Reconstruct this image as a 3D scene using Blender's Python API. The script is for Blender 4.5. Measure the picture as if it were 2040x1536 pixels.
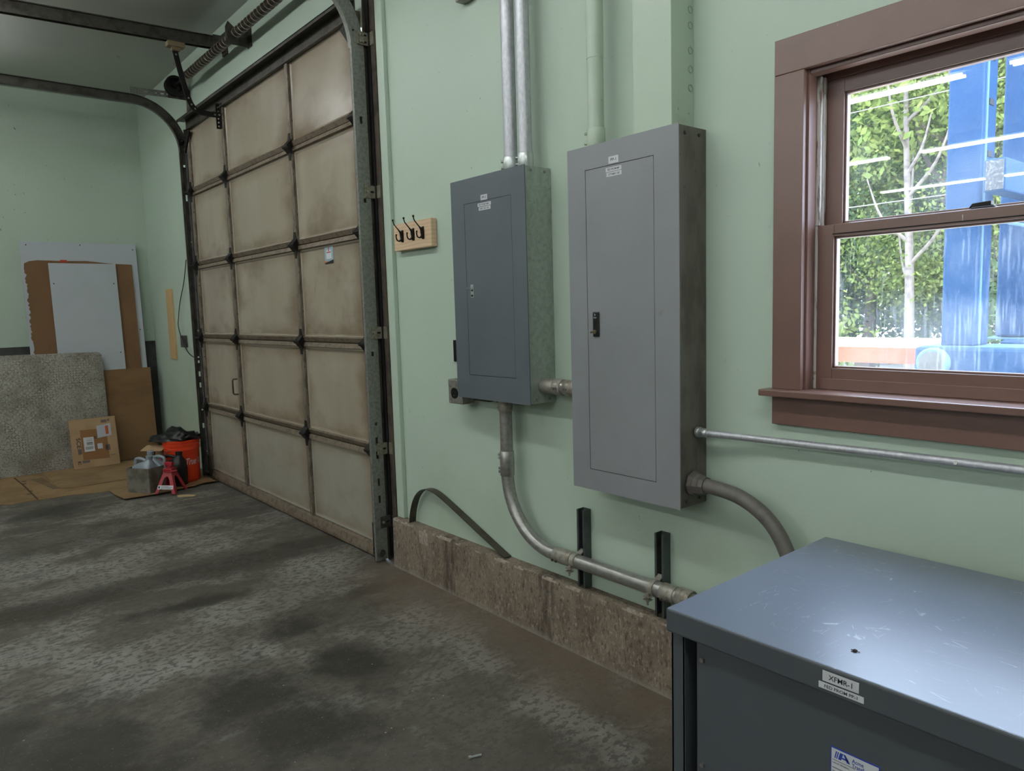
import bpy, bmesh, math, random
from mathutils import Vector, Matrix
random.seed(7)
PI = math.pi
for o in list(bpy.data.objects): bpy.data.objects.remove(o)
S = bpy.context.scene
COL = S.collection

# ------------------------------------------------------------------ camera
cam_d = bpy.data.cameras.new('camera'); cam = bpy.data.objects.new('camera', cam_d); COL.objects.link(cam)
cam_d.sensor_width = 36.0; cam_d.lens = 1456.69 / 2040 * 36; cam_d.clip_start = .05; cam_d.clip_end = 300
_y, _p, _r = 0.876294, -0.1050285, -0.02913
fw = Vector((-math.sin(_y)*math.cos(_p), math.cos(_y)*math.cos(_p), math.sin(_p)))
rt = Vector((math.cos(_y), math.sin(_y), 0)); up = rt.cross(fw)
rt = math.cos(_r)*rt + math.sin(_r)*up; up = rt.cross(fw)
M = Matrix((rt, up, -fw)).transposed().to_4x4(); M.translation = Vector((6.1782, -2.1199, 1.4455))
cam.matrix_world = M
S.camera = cam
# ------------------------------------------------------------------ world, sun, exposure
TUBE = 34.0
w = bpy.data.worlds.new('sky'); S.world = w; w.use_nodes = True
bg = w.node_tree.nodes['Background']; bg.inputs[0].default_value = (.62, .75, 1.0, 1); bg.inputs[1].default_value = 16.0
sd = bpy.data.lights.new('sun', 'SUN'); sd.energy = 6.0; sd.angle = .01; sd.color = (1, .95, .86)
sun = bpy.data.objects.new('sun', sd); COL.objects.link(sun)
sun.rotation_euler = Vector((-.62, .12, -1.0)).to_track_quat('-Z', 'Y').to_euler(); sun.location = (12, -2, 20)
vs = S.view_settings; vs.view_transform = 'Standard'; vs.look = 'None'; vs.exposure = 0.0; vs.gamma = 1.0; vs.use_curve_mapping = False

# ------------------------------------------------------------------ materials
def lin(c): return c/12.92 if c <= .04045 else ((c+.055)/1.055)**2.4
def C(r, g, b): return (lin(r/255), lin(g/255), lin(b/255), 1)
def mk(name, base, layers=(), rough=.5, metal=0.0, bump=(), spec=.5, coord='Object', rlayer=None, rand=0.0):
    m = bpy.data.materials.new(name); m.use_nodes = True; nt = m.node_tree; N = nt.nodes; L = nt.links
    b = N['Principled BSDF']; b.inputs['Roughness'].default_value = rough; b.inputs['Metallic'].default_value = metal
    b.inputs['Specular IOR Level'].default_value = spec
    if coord == 'World': tc = N.new('ShaderNodeNewGeometry'); coord = 'Position'
    else: tc = N.new('ShaderNodeTexCoord')
    cur = None
    def vec(scale, rot=None):
        mp = N.new('ShaderNodeMapping'); L.new(tc.outputs[coord], mp.inputs[0])
        mp.inputs['Scale'].default_value = (scale,)*3 if not isinstance(scale, tuple) else scale
        if rot: mp.inputs['Rotation'].default_value = rot
        return mp.outputs[0]
    def tex(d):
        k = d.get('t', 'noise')
        if k == 'noise':
            n = N.new('ShaderNodeTexNoise'); n.inputs['Scale'].default_value = 1
            n.inputs['Detail'].default_value = d.get('detail', 6); n.inputs['Roughness'].default_value = d.get('nr', .6)
            n.inputs['Distortion'].default_value = d.get('dist', 0); out = n.outputs[0]
        elif k == 'voronoi':
            n = N.new('ShaderNodeTexVoronoi'); n.inputs['Scale'].default_value = 1; n.feature = d.get('feat', 'F1'); out = n.outputs[0]
        else:
            n = N.new('ShaderNodeTexWave'); n.inputs['Scale'].default_value = 1; n.inputs['Distortion'].default_value = d.get('dist', 2)
            n.inputs['Detail'].default_value = 3; n.bands_direction = d.get('dir', 'X'); out = n.outputs[0]
        off = d.get('off', 0)
        v = vec(d['s'], d.get('rot'))
        if off or rand:
            ad = N.new('ShaderNodeVectorMath'); ad.operation = 'ADD'; L.new(v, ad.inputs[0]); ad.inputs[1].default_value = (off, off*1.7, off*.6)
            v = ad.outputs[0]
            if rand:
                oi = N.new('ShaderNodeObjectInfo'); ml = N.new('ShaderNodeMath'); ml.operation = 'MULTIPLY'; ml.inputs[1].default_value = rand
                L.new(oi.outputs['Random'], ml.inputs[0]); a2 = N.new('ShaderNodeVectorMath'); a2.operation = 'ADD'
                L.new(v, a2.inputs[0]); L.new(ml.outputs[0], a2.inputs[1]); v = a2.outputs[0]
        L.new(v, n.inputs[0])
        mr = N.new('ShaderNodeMapRange'); mr.interpolation_type = 'SMOOTHSTEP'
        mr.inputs[1].default_value = d.get('lo', .4); mr.inputs[2].default_value = d.get('hi', .6); L.new(out, mr.inputs[0])
        return mr.outputs[0]
    def mul(a, bb):
        q = N.new('ShaderNodeMath'); q.operation = 'MULTIPLY'; L.new(a, q.inputs[0])
        if isinstance(bb, (int, float)): q.inputs[1].default_value = bb
        else: L.new(bb, q.inputs[1])
        return q.outputs[0]
    def band(d):   # band(axis, lo, hi): smooth mask on one coordinate
        sp = N.new('ShaderNodeSeparateXYZ'); L.new(tc.outputs[coord], sp.inputs[0])
        src = sp.outputs['xyz'.index(d[0])]
        if len(d) > 3:
            nz = tex(dict(s=d[4], lo=.2, hi=.8)); k = mul(nz, d[3]); ad = N.new('ShaderNodeMath'); L.new(src, ad.inputs[0]); L.new(k, ad.inputs[1]); src = ad.outputs[0]
        mr = N.new('ShaderNodeMapRange'); mr.interpolation_type = 'SMOOTHSTEP'; mr.inputs[1].default_value = d[1]; mr.inputs[2].default_value = d[2]
        L.new(src, mr.inputs[0]); return mr.outputs[0]
    def spots(sp, wob, ns, lo, hi):   # irregular stains around given places
        mn = None
        for (x, y, rx, ry) in sp:
            sb = N.new('ShaderNodeVectorMath'); sb.operation = 'SUBTRACT'; L.new(tc.outputs[coord], sb.inputs[0]); sb.inputs[1].default_value = (x, y, 0)
            ml = N.new('ShaderNodeVectorMath'); ml.operation = 'MULTIPLY'; L.new(sb.outputs[0], ml.inputs[0]); ml.inputs[1].default_value = (1/rx, 1/ry, 0)
            ln = N.new('ShaderNodeVectorMath'); ln.operation = 'LENGTH'; L.new(ml.outputs[0], ln.inputs[0]); o = ln.outputs['Value']
            if mn is None: mn = o
            else:
                q = N.new('ShaderNodeMath'); q.operation = 'MINIMUM'; L.new(mn, q.inputs[0]); L.new(o, q.inputs[1]); mn = q.outputs[0]
        nz = mul(tex(dict(s=ns, lo=.2, hi=.8, detail=9, nr=.68)), wob); ad = N.new('ShaderNodeMath'); L.new(mn, ad.inputs[0]); L.new(nz, ad.inputs[1])
        mr = N.new('ShaderNodeMapRange'); mr.interpolation_type = 'SMOOTHSTEP'; mr.inputs[1].default_value = hi; mr.inputs[2].default_value = lo; L.new(ad.outputs[0], mr.inputs[0]); return mr.outputs[0]
    for d in layers:
        fac = None
        if 'spots' in d: fac = spots(*d['spots'])
        if 's' in d: fac = tex(d) if fac is None else mul(fac, tex(d))
        for x in d.get('mul', ()): 
            q = tex(x); fac = q if fac is None else mul(fac, q)
        for x in d.get('band', ()):
            q = band(x); fac = q if fac is None else mul(fac, q)
        fac = mul(fac, d.get('f', 1.0))
        mx = N.new('ShaderNodeMix'); mx.data_type = 'RGBA'
        if cur is None: mx.inputs[6].default_value = base
        else: L.new(cur, mx.inputs[6])
        mx.inputs[7].default_value = d['c']; L.new(fac, mx.inputs[0]); cur = mx.outputs[2]
    if cur is None: b.inputs['Base Color'].default_value = base
    else: L.new(cur, b.inputs['Base Color'])
    if rlayer:
        t = tex(rlayer); mr = N.new('ShaderNodeMapRange'); mr.inputs[3].default_value = rlayer['r0']; mr.inputs[4].default_value = rlayer['r1']
        L.new(t, mr.inputs[0]); L.new(mr.outputs[0], b.inputs['Roughness'])
    prev = None
    for d in bump:
        t = tex(dict(dict(lo=0, hi=1), **d)); bp = N.new('ShaderNodeBump'); bp.inputs['Strength'].default_value = d.get('st', .3); bp.inputs['Distance'].default_value = d.get('d', .002)
        L.new(t, bp.inputs['Height'])
        if prev: L.new(prev, bp.inputs['Normal'])
        prev = bp.outputs[0]
    if prev: L.new(prev, b.inputs['Normal'])
    return m
def flat(name, c, rough=.5, metal=0.0, spec=.5): return mk(name, c, (), rough, metal, spec=spec)

GREEN = C(184, 201, 185)
m_wall = mk('green_wall_paint', GREEN, [
    dict(s=1.1, lo=.3, hi=.7, c=C(177, 194, 178), f=.6),
    dict(s=(38, 38, 26), lo=.675, hi=.70, c=C(92, 96, 84), f=.8, mul=[dict(s=1.6, lo=.40, hi=.6)]),
    dict(s=(9, 9, 70), rot=(0, .9, 0), lo=.69, hi=.72, c=C(112, 118, 104), f=.7, mul=[dict(s=2.3, lo=.46, hi=.58, off=4)]),
    dict(s=.6, lo=.55, hi=.75, c=C(160, 176, 150), f=.5, off=9)],
    rough=.42, bump=[dict(s=160, st=.12, d=.001), dict(s=4, st=.15, d=.004)], spec=.4, coord='World')
m_greentrim = mk('green_trim_paint', C(182, 199, 183), [dict(s=40, lo=.7, hi=.73, c=C(96, 104, 90), f=.7), dict(s=2.5, lo=.4, hi=.7, c=C(174, 190, 174), f=.6)], rough=.4)
m_duct = mk('green_duct_paint', C(184, 200, 182), [dict(s=55, lo=.70, hi=.72, c=C(84, 82, 66), f=.9), dict(s=6, lo=.55, hi=.75, c=C(164, 176, 146), f=.6)], rough=.42, bump=[dict(s=60, st=.1, d=.001)])
m_endlow = mk('dark_concrete_lower_wall', C(74, 76, 74), [dict(s=3, lo=.4, hi=.65, c=C(50, 50, 48))], rough=.85)
m_ceil = mk('grey_ceiling', C(176, 180, 172), [dict(s=.5, lo=.4, hi=.7, c=C(160, 164, 158), f=.6), dict(s=(3, 9, 1), lo=.68, hi=.75, c=C(96, 98, 94), f=.5)], rough=.7)
m_white = flat('white_wall', C(160, 172, 160), .7)
PALE = ([(3.72, -.36, .50, .17), (3.30, -.33, .35, .14), (4.40, -.42, .40, .13), (2.72, -1.05, .30, .24), (2.85, -1.48, .40, .30), (2.40, -.40, .36, .26), (2.45, -1.8, .4, .4), (3.13, -1.02, .14, .12), (1.2, -.75, .8, .30), (1.1, -1.6, .5, .7), (.2, -.9, .4, .35), (-.1, -1.9, .3, .5)], 2.0, (3.4, 2.6, 1), 1.15, 2.0)
DARK = ([(3.45, -1.20, .34, .34), (3.52, -.82, .30, .22), (3.02, -.78, .20, .20), (3.45, -1.75, .50, .32), (3.15, -2.05, .40, .30), (-.30, -1.35, .30, .40), (2.36, -1.15, .12, .4), (3.85, -1.15, .40, .28), (3.9, -1.8, .6, .5)], 1.1, (3.5, 3, 1), .8, 1.6)
m_floor = mk('worn_concrete', C(104, 99, 91), [
    dict(s=(1.2, .8, 1), lo=.38, hi=.62, c=C(84, 79, 71), f=.9, dist=.4, off=2.1),
    dict(s=(14, 9, 1), lo=.38, hi=.66, c=C(86, 81, 73), f=.7),
    dict(s=(9, 1.6, 1), lo=.52, hi=.64, c=C(140, 137, 130), f=.6, detail=9, nr=.7, off=4, band=[('x', 2.7, 2.2)]),
    dict(s=(1.9, 1.2, 1), lo=.50, hi=.60, c=C(138, 135, 128), f=.55, detail=9, nr=.68, off=5.3),
    dict(spots=PALE, c=C(146, 144, 137), f=.65),
    dict(s=(44, 26, 1), lo=.50, hi=.57, c=C(82, 78, 71), f=.8),
    dict(spots=DARK, c=C(54, 51, 45), f=.9),
    dict(s=(2.1, 1.3, 1), lo=.58, hi=.72, c=C(50, 45, 37), f=.7, off=3.7),
    dict(band=[('x', 1.76, 1.90, .14, 1.5), ('x', 2.20, 2.04, .14, 1.5)], c=C(58, 54, 46), f=.75),
    dict(band=[('x', .60, .75, .2, 1.1), ('x', 1.05, .9, .2, 1.1)], c=C(64, 60, 53), f=.5),
    dict(band=[('y', -.42, -.06, .22, 2.0), ('x', 2.3, 2.8)], c=C(122, 106, 91), f=.5),
    dict(t='voronoi', s=26, lo=.11, hi=.07, c=C(168, 160, 145), f=.85, mul=[dict(s=5, lo=.58, hi=.62, off=7)]),
    dict(s=95, lo=.60, hi=.70, c=C(140, 134, 122), f=.5), dict(s=70, lo=.60, hi=.70, c=C(56, 52, 45), f=.55, off=3)],
    rough=.72, bump=[dict(s=45, st=.35, d=.003), dict(s=160, st=.25, d=.001)], rlayer=dict(s=1.3, lo=.4, hi=.6, r0=.55, r1=.85), spec=.35, coord='World')
m_curb = mk('stained_concrete_curb', C(132, 118, 103), [
    dict(s=(12, 12, 7), lo=.40, hi=.62, c=C(110, 97, 83), f=.9),
    dict(s=(90, 90, 36), lo=.54, hi=.64, c=C(74, 65, 55), f=.75),
    dict(s=(80, 80, 44), lo=.55, hi=.64, c=C(162, 150, 136), f=.65, off=3),
    dict(s=(9, 9, 2.0), lo=.60, hi=.70, c=C(76, 66, 55), f=.6, off=5),
    dict(s=(40, 40, 5), lo=.36, hi=.60, band=[('x', -1.50, -1.43, .08, (14, 14, 4)), ('x', -1.30, -1.38, .08, (14, 14, 4))], c=C(66, 56, 46), f=.75),
    dict(s=(40, 40, 6), lo=.36, hi=.60, band=[('x', -.76, -.70, .09, (16, 16, 5)), ('x', -.57, -.64, .09, (16, 16, 5))], c=C(62, 54, 46), f=.7),
    dict(band=[('z', .045, .012, .03, 7)], c=C(146, 140, 130), f=.6)],
    rough=.85, bump=[dict(s=70, st=.7, d=.004), dict(s=18, st=.5, d=.006)])
m_chip = mk('pale_chipped_edge', C(164, 152, 139), [dict(s=60, lo=.4, hi=.6, c=C(142, 129, 115))], rough=.9, bump=[dict(s=80, st=.5, d=.003)])
def fiber(name, c0, cd, cl):
    return mk(name, c0, [
        dict(s=(2.2, 3, .4), lo=.36, hi=.70, c=cl, f=.6),
        dict(s=(1.3, 1, 1.1), lo=.50, hi=.72, c=cd, f=.55, off=3),
        dict(band=[('z', .34, -.02, .24, 3.0)], c=cd, f=.8),
        dict(band=[('z', .86, 1.05, .12, 3.0)], c=cd, f=.35),
        dict(band=[('x', .22, -.02, .16, 2.2)], c=cd, f=.75),
        dict(band=[('x', .86, 1.08, .16, 2.2)], c=cd, f=.70),
        dict(band=[('x', .016, .010)], c=cl, f=.8), dict(band=[('x', .984, .990)], c=cl, f=.8),  # lighter rim in the colour mimics light caught on the panel border
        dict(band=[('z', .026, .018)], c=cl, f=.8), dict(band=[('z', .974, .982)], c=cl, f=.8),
        dict(s=(22, 22, 3), lo=.66, hi=.74, c=cd, f=.4)],
        rough=.27, coord='Generated', rand=23.0, bump=[dict(s=(5, 5, 5), st=.08, d=.01)], spec=.45)
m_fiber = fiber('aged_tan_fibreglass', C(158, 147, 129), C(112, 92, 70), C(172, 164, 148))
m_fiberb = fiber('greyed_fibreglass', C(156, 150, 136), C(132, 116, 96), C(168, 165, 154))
m_rail = mk('weathered_brown_rail', C(126, 113, 97), [dict(s=(30, 30, 30), lo=.45, hi=.65, c=C(100, 87, 73)), dict(s=(90, 20, 20), lo=.62, hi=.68, c=C(46, 40, 34), f=.8)], rough=.55, metal=.2)
m_stile = mk('dark_door_stile', C(126, 116, 101), [dict(s=(40, 40, 12), lo=.45, hi=.6, c=C(96, 87, 75)), dict(s=(30, 30, 40), lo=.62, hi=.66, c=C(30, 27, 24), f=.8)], rough=.5, metal=.3)
m_black = flat('black_hinge_steel', C(26, 25, 24), .5, .4)
m_darksteel = mk('dark_oily_steel', C(84, 81, 75), [dict(s=14, lo=.45, hi=.65, c=C(64, 60, 54)), dict(s=6, lo=.6, hi=.7, c=C(80, 69, 57), f=.5)], rough=.42, metal=.4)
m_track = mk('galvanised_track', C(138, 140, 133), [dict(s=60, lo=.4, hi=.65, c=C(120, 121, 114)), dict(s=(6, 6, 3), lo=.55, hi=.75, c=C(104, 99, 88), f=.5)], rough=.5, metal=.35)
m_rust = mk('rusty_brown_angle', C(88, 78, 67), [dict(s=10, lo=.4, hi=.65, c=C(60, 52, 45)), dict(s=30, lo=.6, hi=.7, c=C(92, 72, 52), f=.5)], rough=.65, metal=.2)
m_clip = mk('dull_zinc_clip', C(142, 137, 121), [dict(s=40, lo=.45, hi=.6, c=C(122, 117, 101))], rough=.5, metal=.3)
m_spring = mk('dark_spring', C(58, 50, 42), [dict(s=30, lo=.45, hi=.6, c=C(38, 33, 29))], rough=.4, metal=.6)
m_coil = mk('pale_coil', C(140, 128, 112), rough=.4, metal=.3)  # paler helix wound over the dark spring
m_galv = mk('galvanised_conduit', C(196, 198, 202), [dict(s=(90, 90, 40), lo=.35, hi=.65, c=C(178, 180, 185)), dict(s=(200, 200, 60), lo=.6, hi=.7, c=C(212, 214, 217), f=.5)], rough=.42, metal=.5)
m_galvd = mk('dusty_conduit', C(168, 168, 164), [dict(s=(30, 60, 60), lo=.38, hi=.66, c=C(152, 150, 144)), dict(s=5, lo=.55, hi=.75, c=C(146, 136, 120), f=.5)], rough=.34, metal=.7)
m_zinc = mk('bright_zinc_fitting', C(198, 204, 202), [dict(s=30, lo=.5, hi=.7, c=C(176, 182, 180))], rough=.36, metal=.7)
m_zincd = mk('dusty_fitting', C(160, 156, 146), [dict(s=30, lo=.45, hi=.65, c=C(126, 118, 104))], rough=.45, metal=.4)
m_flex = mk('grey_flexible_conduit', C(108, 104, 98), [dict(s=20, lo=.4, hi=.7, c=C(92, 88, 82))], rough=.45)
m_pp3 = mk('slate_grey_enamel', C(98, 105, 110), [dict(s=3, lo=.4, hi=.7, c=C(87, 95, 100), f=.6)], rough=.38, spec=.5)
m_pp3side = mk('galvanised_cabinet', C(174, 182, 174), [dict(s=(40, 40, 40), lo=.42, hi=.6, c=C(160, 169, 160)), dict(s=60, lo=.6, hi=.68, c=C(112, 118, 108), f=.6)], rough=.40, metal=.5)
m_pp1 = mk('mid_grey_enamel', C(140, 142, 145), [dict(s=2.5, lo=.4, hi=.7, c=C(128, 130, 133), f=.6), dict(s=(40, 40, 260), rot=(0, .3, 0), lo=.73, hi=.75, c=C(92, 92, 92), f=.6, mul=[dict(s=4, lo=.5, hi=.6)]), dict(s=9, lo=.66, hi=.76, c=C(120, 112, 104), f=.4)], rough=.36)
m_pp1side = mk('tarnished_bare_steel', C(112, 106, 98), [dict(s=(12, 12, 5), lo=.4, hi=.65, c=C(94, 87, 79)), dict(s=4, lo=.55, hi=.7, c=C(126, 119, 110), f=.5), dict(s=40, lo=.66, hi=.7, c=C(58, 52, 46), f=.6)], rough=.42, metal=.25)
m_xf = mk('dark_grey_enamel', C(78, 83, 88), [dict(s=2, lo=.4, hi=.7, c=C(73, 78, 83), f=.6)], rough=.42)
m_xftop = mk('scratched_enamel_window_lit', C(108, 116, 130), [  # same enamel as m_xf; paler, bluer base puts window light into the colour
    dict(t='voronoi', feat='DISTANCE_TO_EDGE', s=(5, 34, 1), rot=(0, 0, .6), lo=.012, hi=.004, c=C(205, 210, 220), f=.7, mul=[dict(s=3.2, lo=.46, hi=.6), dict(s=30, lo=.5, hi=.6)]),
    dict(t='voronoi', feat='DISTANCE_TO_EDGE', s=(36, 6, 1), rot=(0, 0, .35), lo=.012, hi=.004, c=C(200, 206, 216), f=.6, mul=[dict(s=2.7, lo=.46, hi=.6, off=4), dict(s=34, lo=.5, hi=.6, off=2)]),
    dict(s=2.5, lo=.3, hi=.8, c=C(114, 122, 136), f=.6, detail=1)], rough=.32, spec=.85)
m_screw = flat('steel_screw', C(150, 150, 148), .35, .8)
m_darkgap = flat('dark_gap', C(20, 20, 20), .8)
m_blackpl = flat('black_plastic', C(16, 16, 17), .35)
m_label = flat('white_label', C(206, 208, 212), .45)
m_print = flat('dark_lettering', C(40, 42, 48), .6)
m_labgrey = flat('grey_print', C(110, 112, 116), .6)
m_brass = flat('brass_lock', C(150, 136, 104), .35, .7)
m_blueink = flat('blue_print', C(38, 64, 160), .5)
m_brown = mk('brown_window_paint', C(118, 88, 78), [dict(s=5, lo=.4, hi=.7, c=C(110, 81, 71), f=.6), dict(s=(120, 30, 60), lo=.70, hi=.73, c=C(150, 116, 104), f=.6), dict(s=70, lo=.73, hi=.75, c=C(60, 44, 38), f=.8)], rough=.34, spec=.8, bump=[dict(s=(60, 60, 20), st=.04, d=.001)])
m_whitetrack = mk('worn_white_strip', C(208, 204, 198), [dict(s=(60, 60, 8), lo=.5, hi=.64, c=C(120, 100, 88)), dict(s=20, lo=.6, hi=.7, c=C(150, 132, 118))], rough=.6)
m_pine = mk('pale_pine', C(216, 188, 156), [dict(t='wave', s=(3, 3, 16), dir='Z', dist=7, lo=.2, hi=.9, c=C(200, 166, 130), f=.5), dict(s=(5, 5, 9), lo=.66, hi=.76, c=C(140, 98, 64), f=.8)], rough=.55)
m_pine2 = mk('pine_strip_wood', C(202, 172, 124), [dict(t='wave', s=(14, 14, 3), dir='X', dist=6, lo=.2, hi=.9, c=C(180, 144, 96), f=.6), dict(s=(9, 9, 4), lo=.68, hi=.76, c=C(120, 82, 48), f=.8)], rough=.6)
m_hook = flat('oil_black_hook', C(28, 22, 20), .35, .5)
m_strut = mk('dark_green_strut', C(88, 96, 92), [dict(s=20, lo=.4, hi=.7, c=C(70, 77, 74))], rough=.4, metal=.4)
m_strap = mk('brown_steel_strap', C(82, 76, 66), [dict(s=16, lo=.4, hi=.7, c=C(64, 58, 50))], rough=.45, metal=.5)
m_wboard = mk('white_hardboard', C(186, 192, 198), [dict(s=2, lo=.4, hi=.7, c=C(178, 184, 190), f=.6)], rough=.4)
m_edge = flat('dark_board_edge', C(70, 68, 64), .7)
m_card = mk('brown_cardboard', C(132, 100, 66), [dict(s=(2, 2, 5), lo=.4, hi=.7, c=C(118, 88, 57)), dict(s=(3, 40, 3), lo=.66, hi=.72, c=C(166, 126, 86), f=.4)], rough=.8)
m_cardd = mk('dark_brown_cardboard', C(126, 93, 63), [dict(s=2, lo=.4, hi=.7, c=C(114, 84, 56)), dict(s=(1, 10, 2), lo=.6, hi=.7, c=C(110, 84, 44), f=.6)], rough=.8)
m_cardl = mk('tan_cardboard', C(176, 146, 112), [dict(s=6, lo=.4, hi=.7, c=C(164, 134, 100))], rough=.8)
m_cardtape = flat('carton_body_brown', C(142, 100, 60), .7)
m_cardf = mk('floor_cardboard', C(150, 122, 86), [dict(s=(3, 3, 1), lo=.4, hi=.65, c=C(128, 102, 70)), dict(s=(9, 9, 1), lo=.62, hi=.7, c=C(92, 66, 42), f=.7)], rough=.85)
m_tread = mk('dull_tread_steel', C(180, 176, 167), [dict(s=5, lo=.4, hi=.65, c=C(146, 142, 132)), dict(s=2.2, lo=.56, hi=.68, c=C(110, 96, 66), f=.5), dict(s=70, lo=.5, hi=.62, c=C(98, 94, 86), f=.7)], rough=.36, metal=.45, bump=[dict(s=90, st=.2, d=.002)])
m_greybox = mk('grey_steel_box', C(122, 118, 108), [dict(s=12, lo=.42, hi=.62, c=C(96, 92, 80)), dict(s=40, lo=.6, hi=.68, c=C(80, 74, 62), f=.6)], rough=.6, metal=.2)
m_greyboxin = flat('dark_box_inside', C(44, 38, 34), .7)
m_silver = flat('silver_plastic', C(146, 156, 164), .35, .25)
m_red = mk('red_jack_paint', C(168, 34, 48), [dict(s=12, lo=.45, hi=.7, c=C(146, 28, 40))], rough=.4)
m_orange = mk('orange_bucket_plastic', C(226, 66, 28), [dict(s=4, lo=.4, hi=.7, c=C(214, 60, 24))], rough=.4)
m_bag = flat('black_bin_bag', C(14, 14, 15), .34)
m_ins = flat('red_brown_cap', C(90, 46, 34), .5)
m_shim = flat('yellow_wood_scrap', C(196, 172, 124), .7)
m_cable = flat('dark_cable', C(36, 36, 36), .5)
m_boxgrey = mk('grey_outlet_steel', C(146, 144, 136), [dict(s=30, lo=.45, hi=.65, c=C(120, 118, 110))], rough=.45, metal=.5)
m_blue = mk('blue_machine_paint', C(26, 54, 84), [dict(s=4, lo=.4, hi=.7, c=C(24, 50, 78), f=.6)], rough=.5, spec=.12)
m_bluepale = flat('pale_blue_paint', C(72, 98, 116), .6, spec=.1)
m_deck = mk('orange_deck_paint', C(160, 74, 40), [dict(s=3, lo=.4, hi=.7, c=C(146, 66, 36))], rough=.6)
m_deckt = flat('pale_deck_boards', C(232, 214, 186), .7)
m_gravel = mk('pale_gravel', C(208, 200, 186), [dict(s=6, lo=.4, hi=.6, c=C(186, 178, 162))], rough=.9)
m_bark = mk('brown_bark', C(92, 80, 70), [dict(s=(8, 8, 2), lo=.4, hi=.6, c=C(62, 54, 46))], rough=.9)
m_barkp = mk('pale_bark', C(110, 100, 90), [dict(s=(6, 6, 12), lo=.5, hi=.66, c=C(80, 70, 62))], rough=.8)
def leafmat(name, c, c2):
    m = bpy.data.materials.new(name); m.use_nodes = True; nt = m.node_tree; N = nt.nodes; L = nt.links
    for n in list(N): N.remove(n)
    out = N.new('ShaderNodeOutputMaterial'); tc = N.new('ShaderNodeTexCoord'); nz = N.new('ShaderNodeTexNoise'); nz.inputs['Scale'].default_value = 3.0
    L.new(tc.outputs['Object'], nz.inputs[0]); mx = N.new('ShaderNodeMix'); mx.data_type = 'RGBA'; mx.inputs[6].default_value = c; mx.inputs[7].default_value = c2
    mr = N.new('ShaderNodeMapRange'); mr.inputs[1].default_value = .35; mr.inputs[2].default_value = .65; L.new(nz.outputs[0], mr.inputs[0]); L.new(mr.outputs[0], mx.inputs[0])
    d = N.new('ShaderNodeBsdfDiffuse'); t = N.new('ShaderNodeBsdfTranslucent'); L.new(mx.outputs[2], d.inputs[0]); L.new(mx.outputs[2], t.inputs[0])
    ms = N.new('ShaderNodeMixShader'); ms.inputs[0].default_value = .45; L.new(d.outputs[0], ms.inputs[1]); L.new(t.outputs[0], ms.inputs[2]); L.new(ms.outputs[0], out.inputs[0])
    return m
m_leaf = [leafmat('leaf_mid_green', C(88, 106, 62), C(112, 126, 74)), leafmat('leaf_deep_green', C(66, 88, 56), C(86, 106, 66)), leafmat('leaf_yellow_green', C(122, 130, 72), C(102, 118, 64))]
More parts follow.
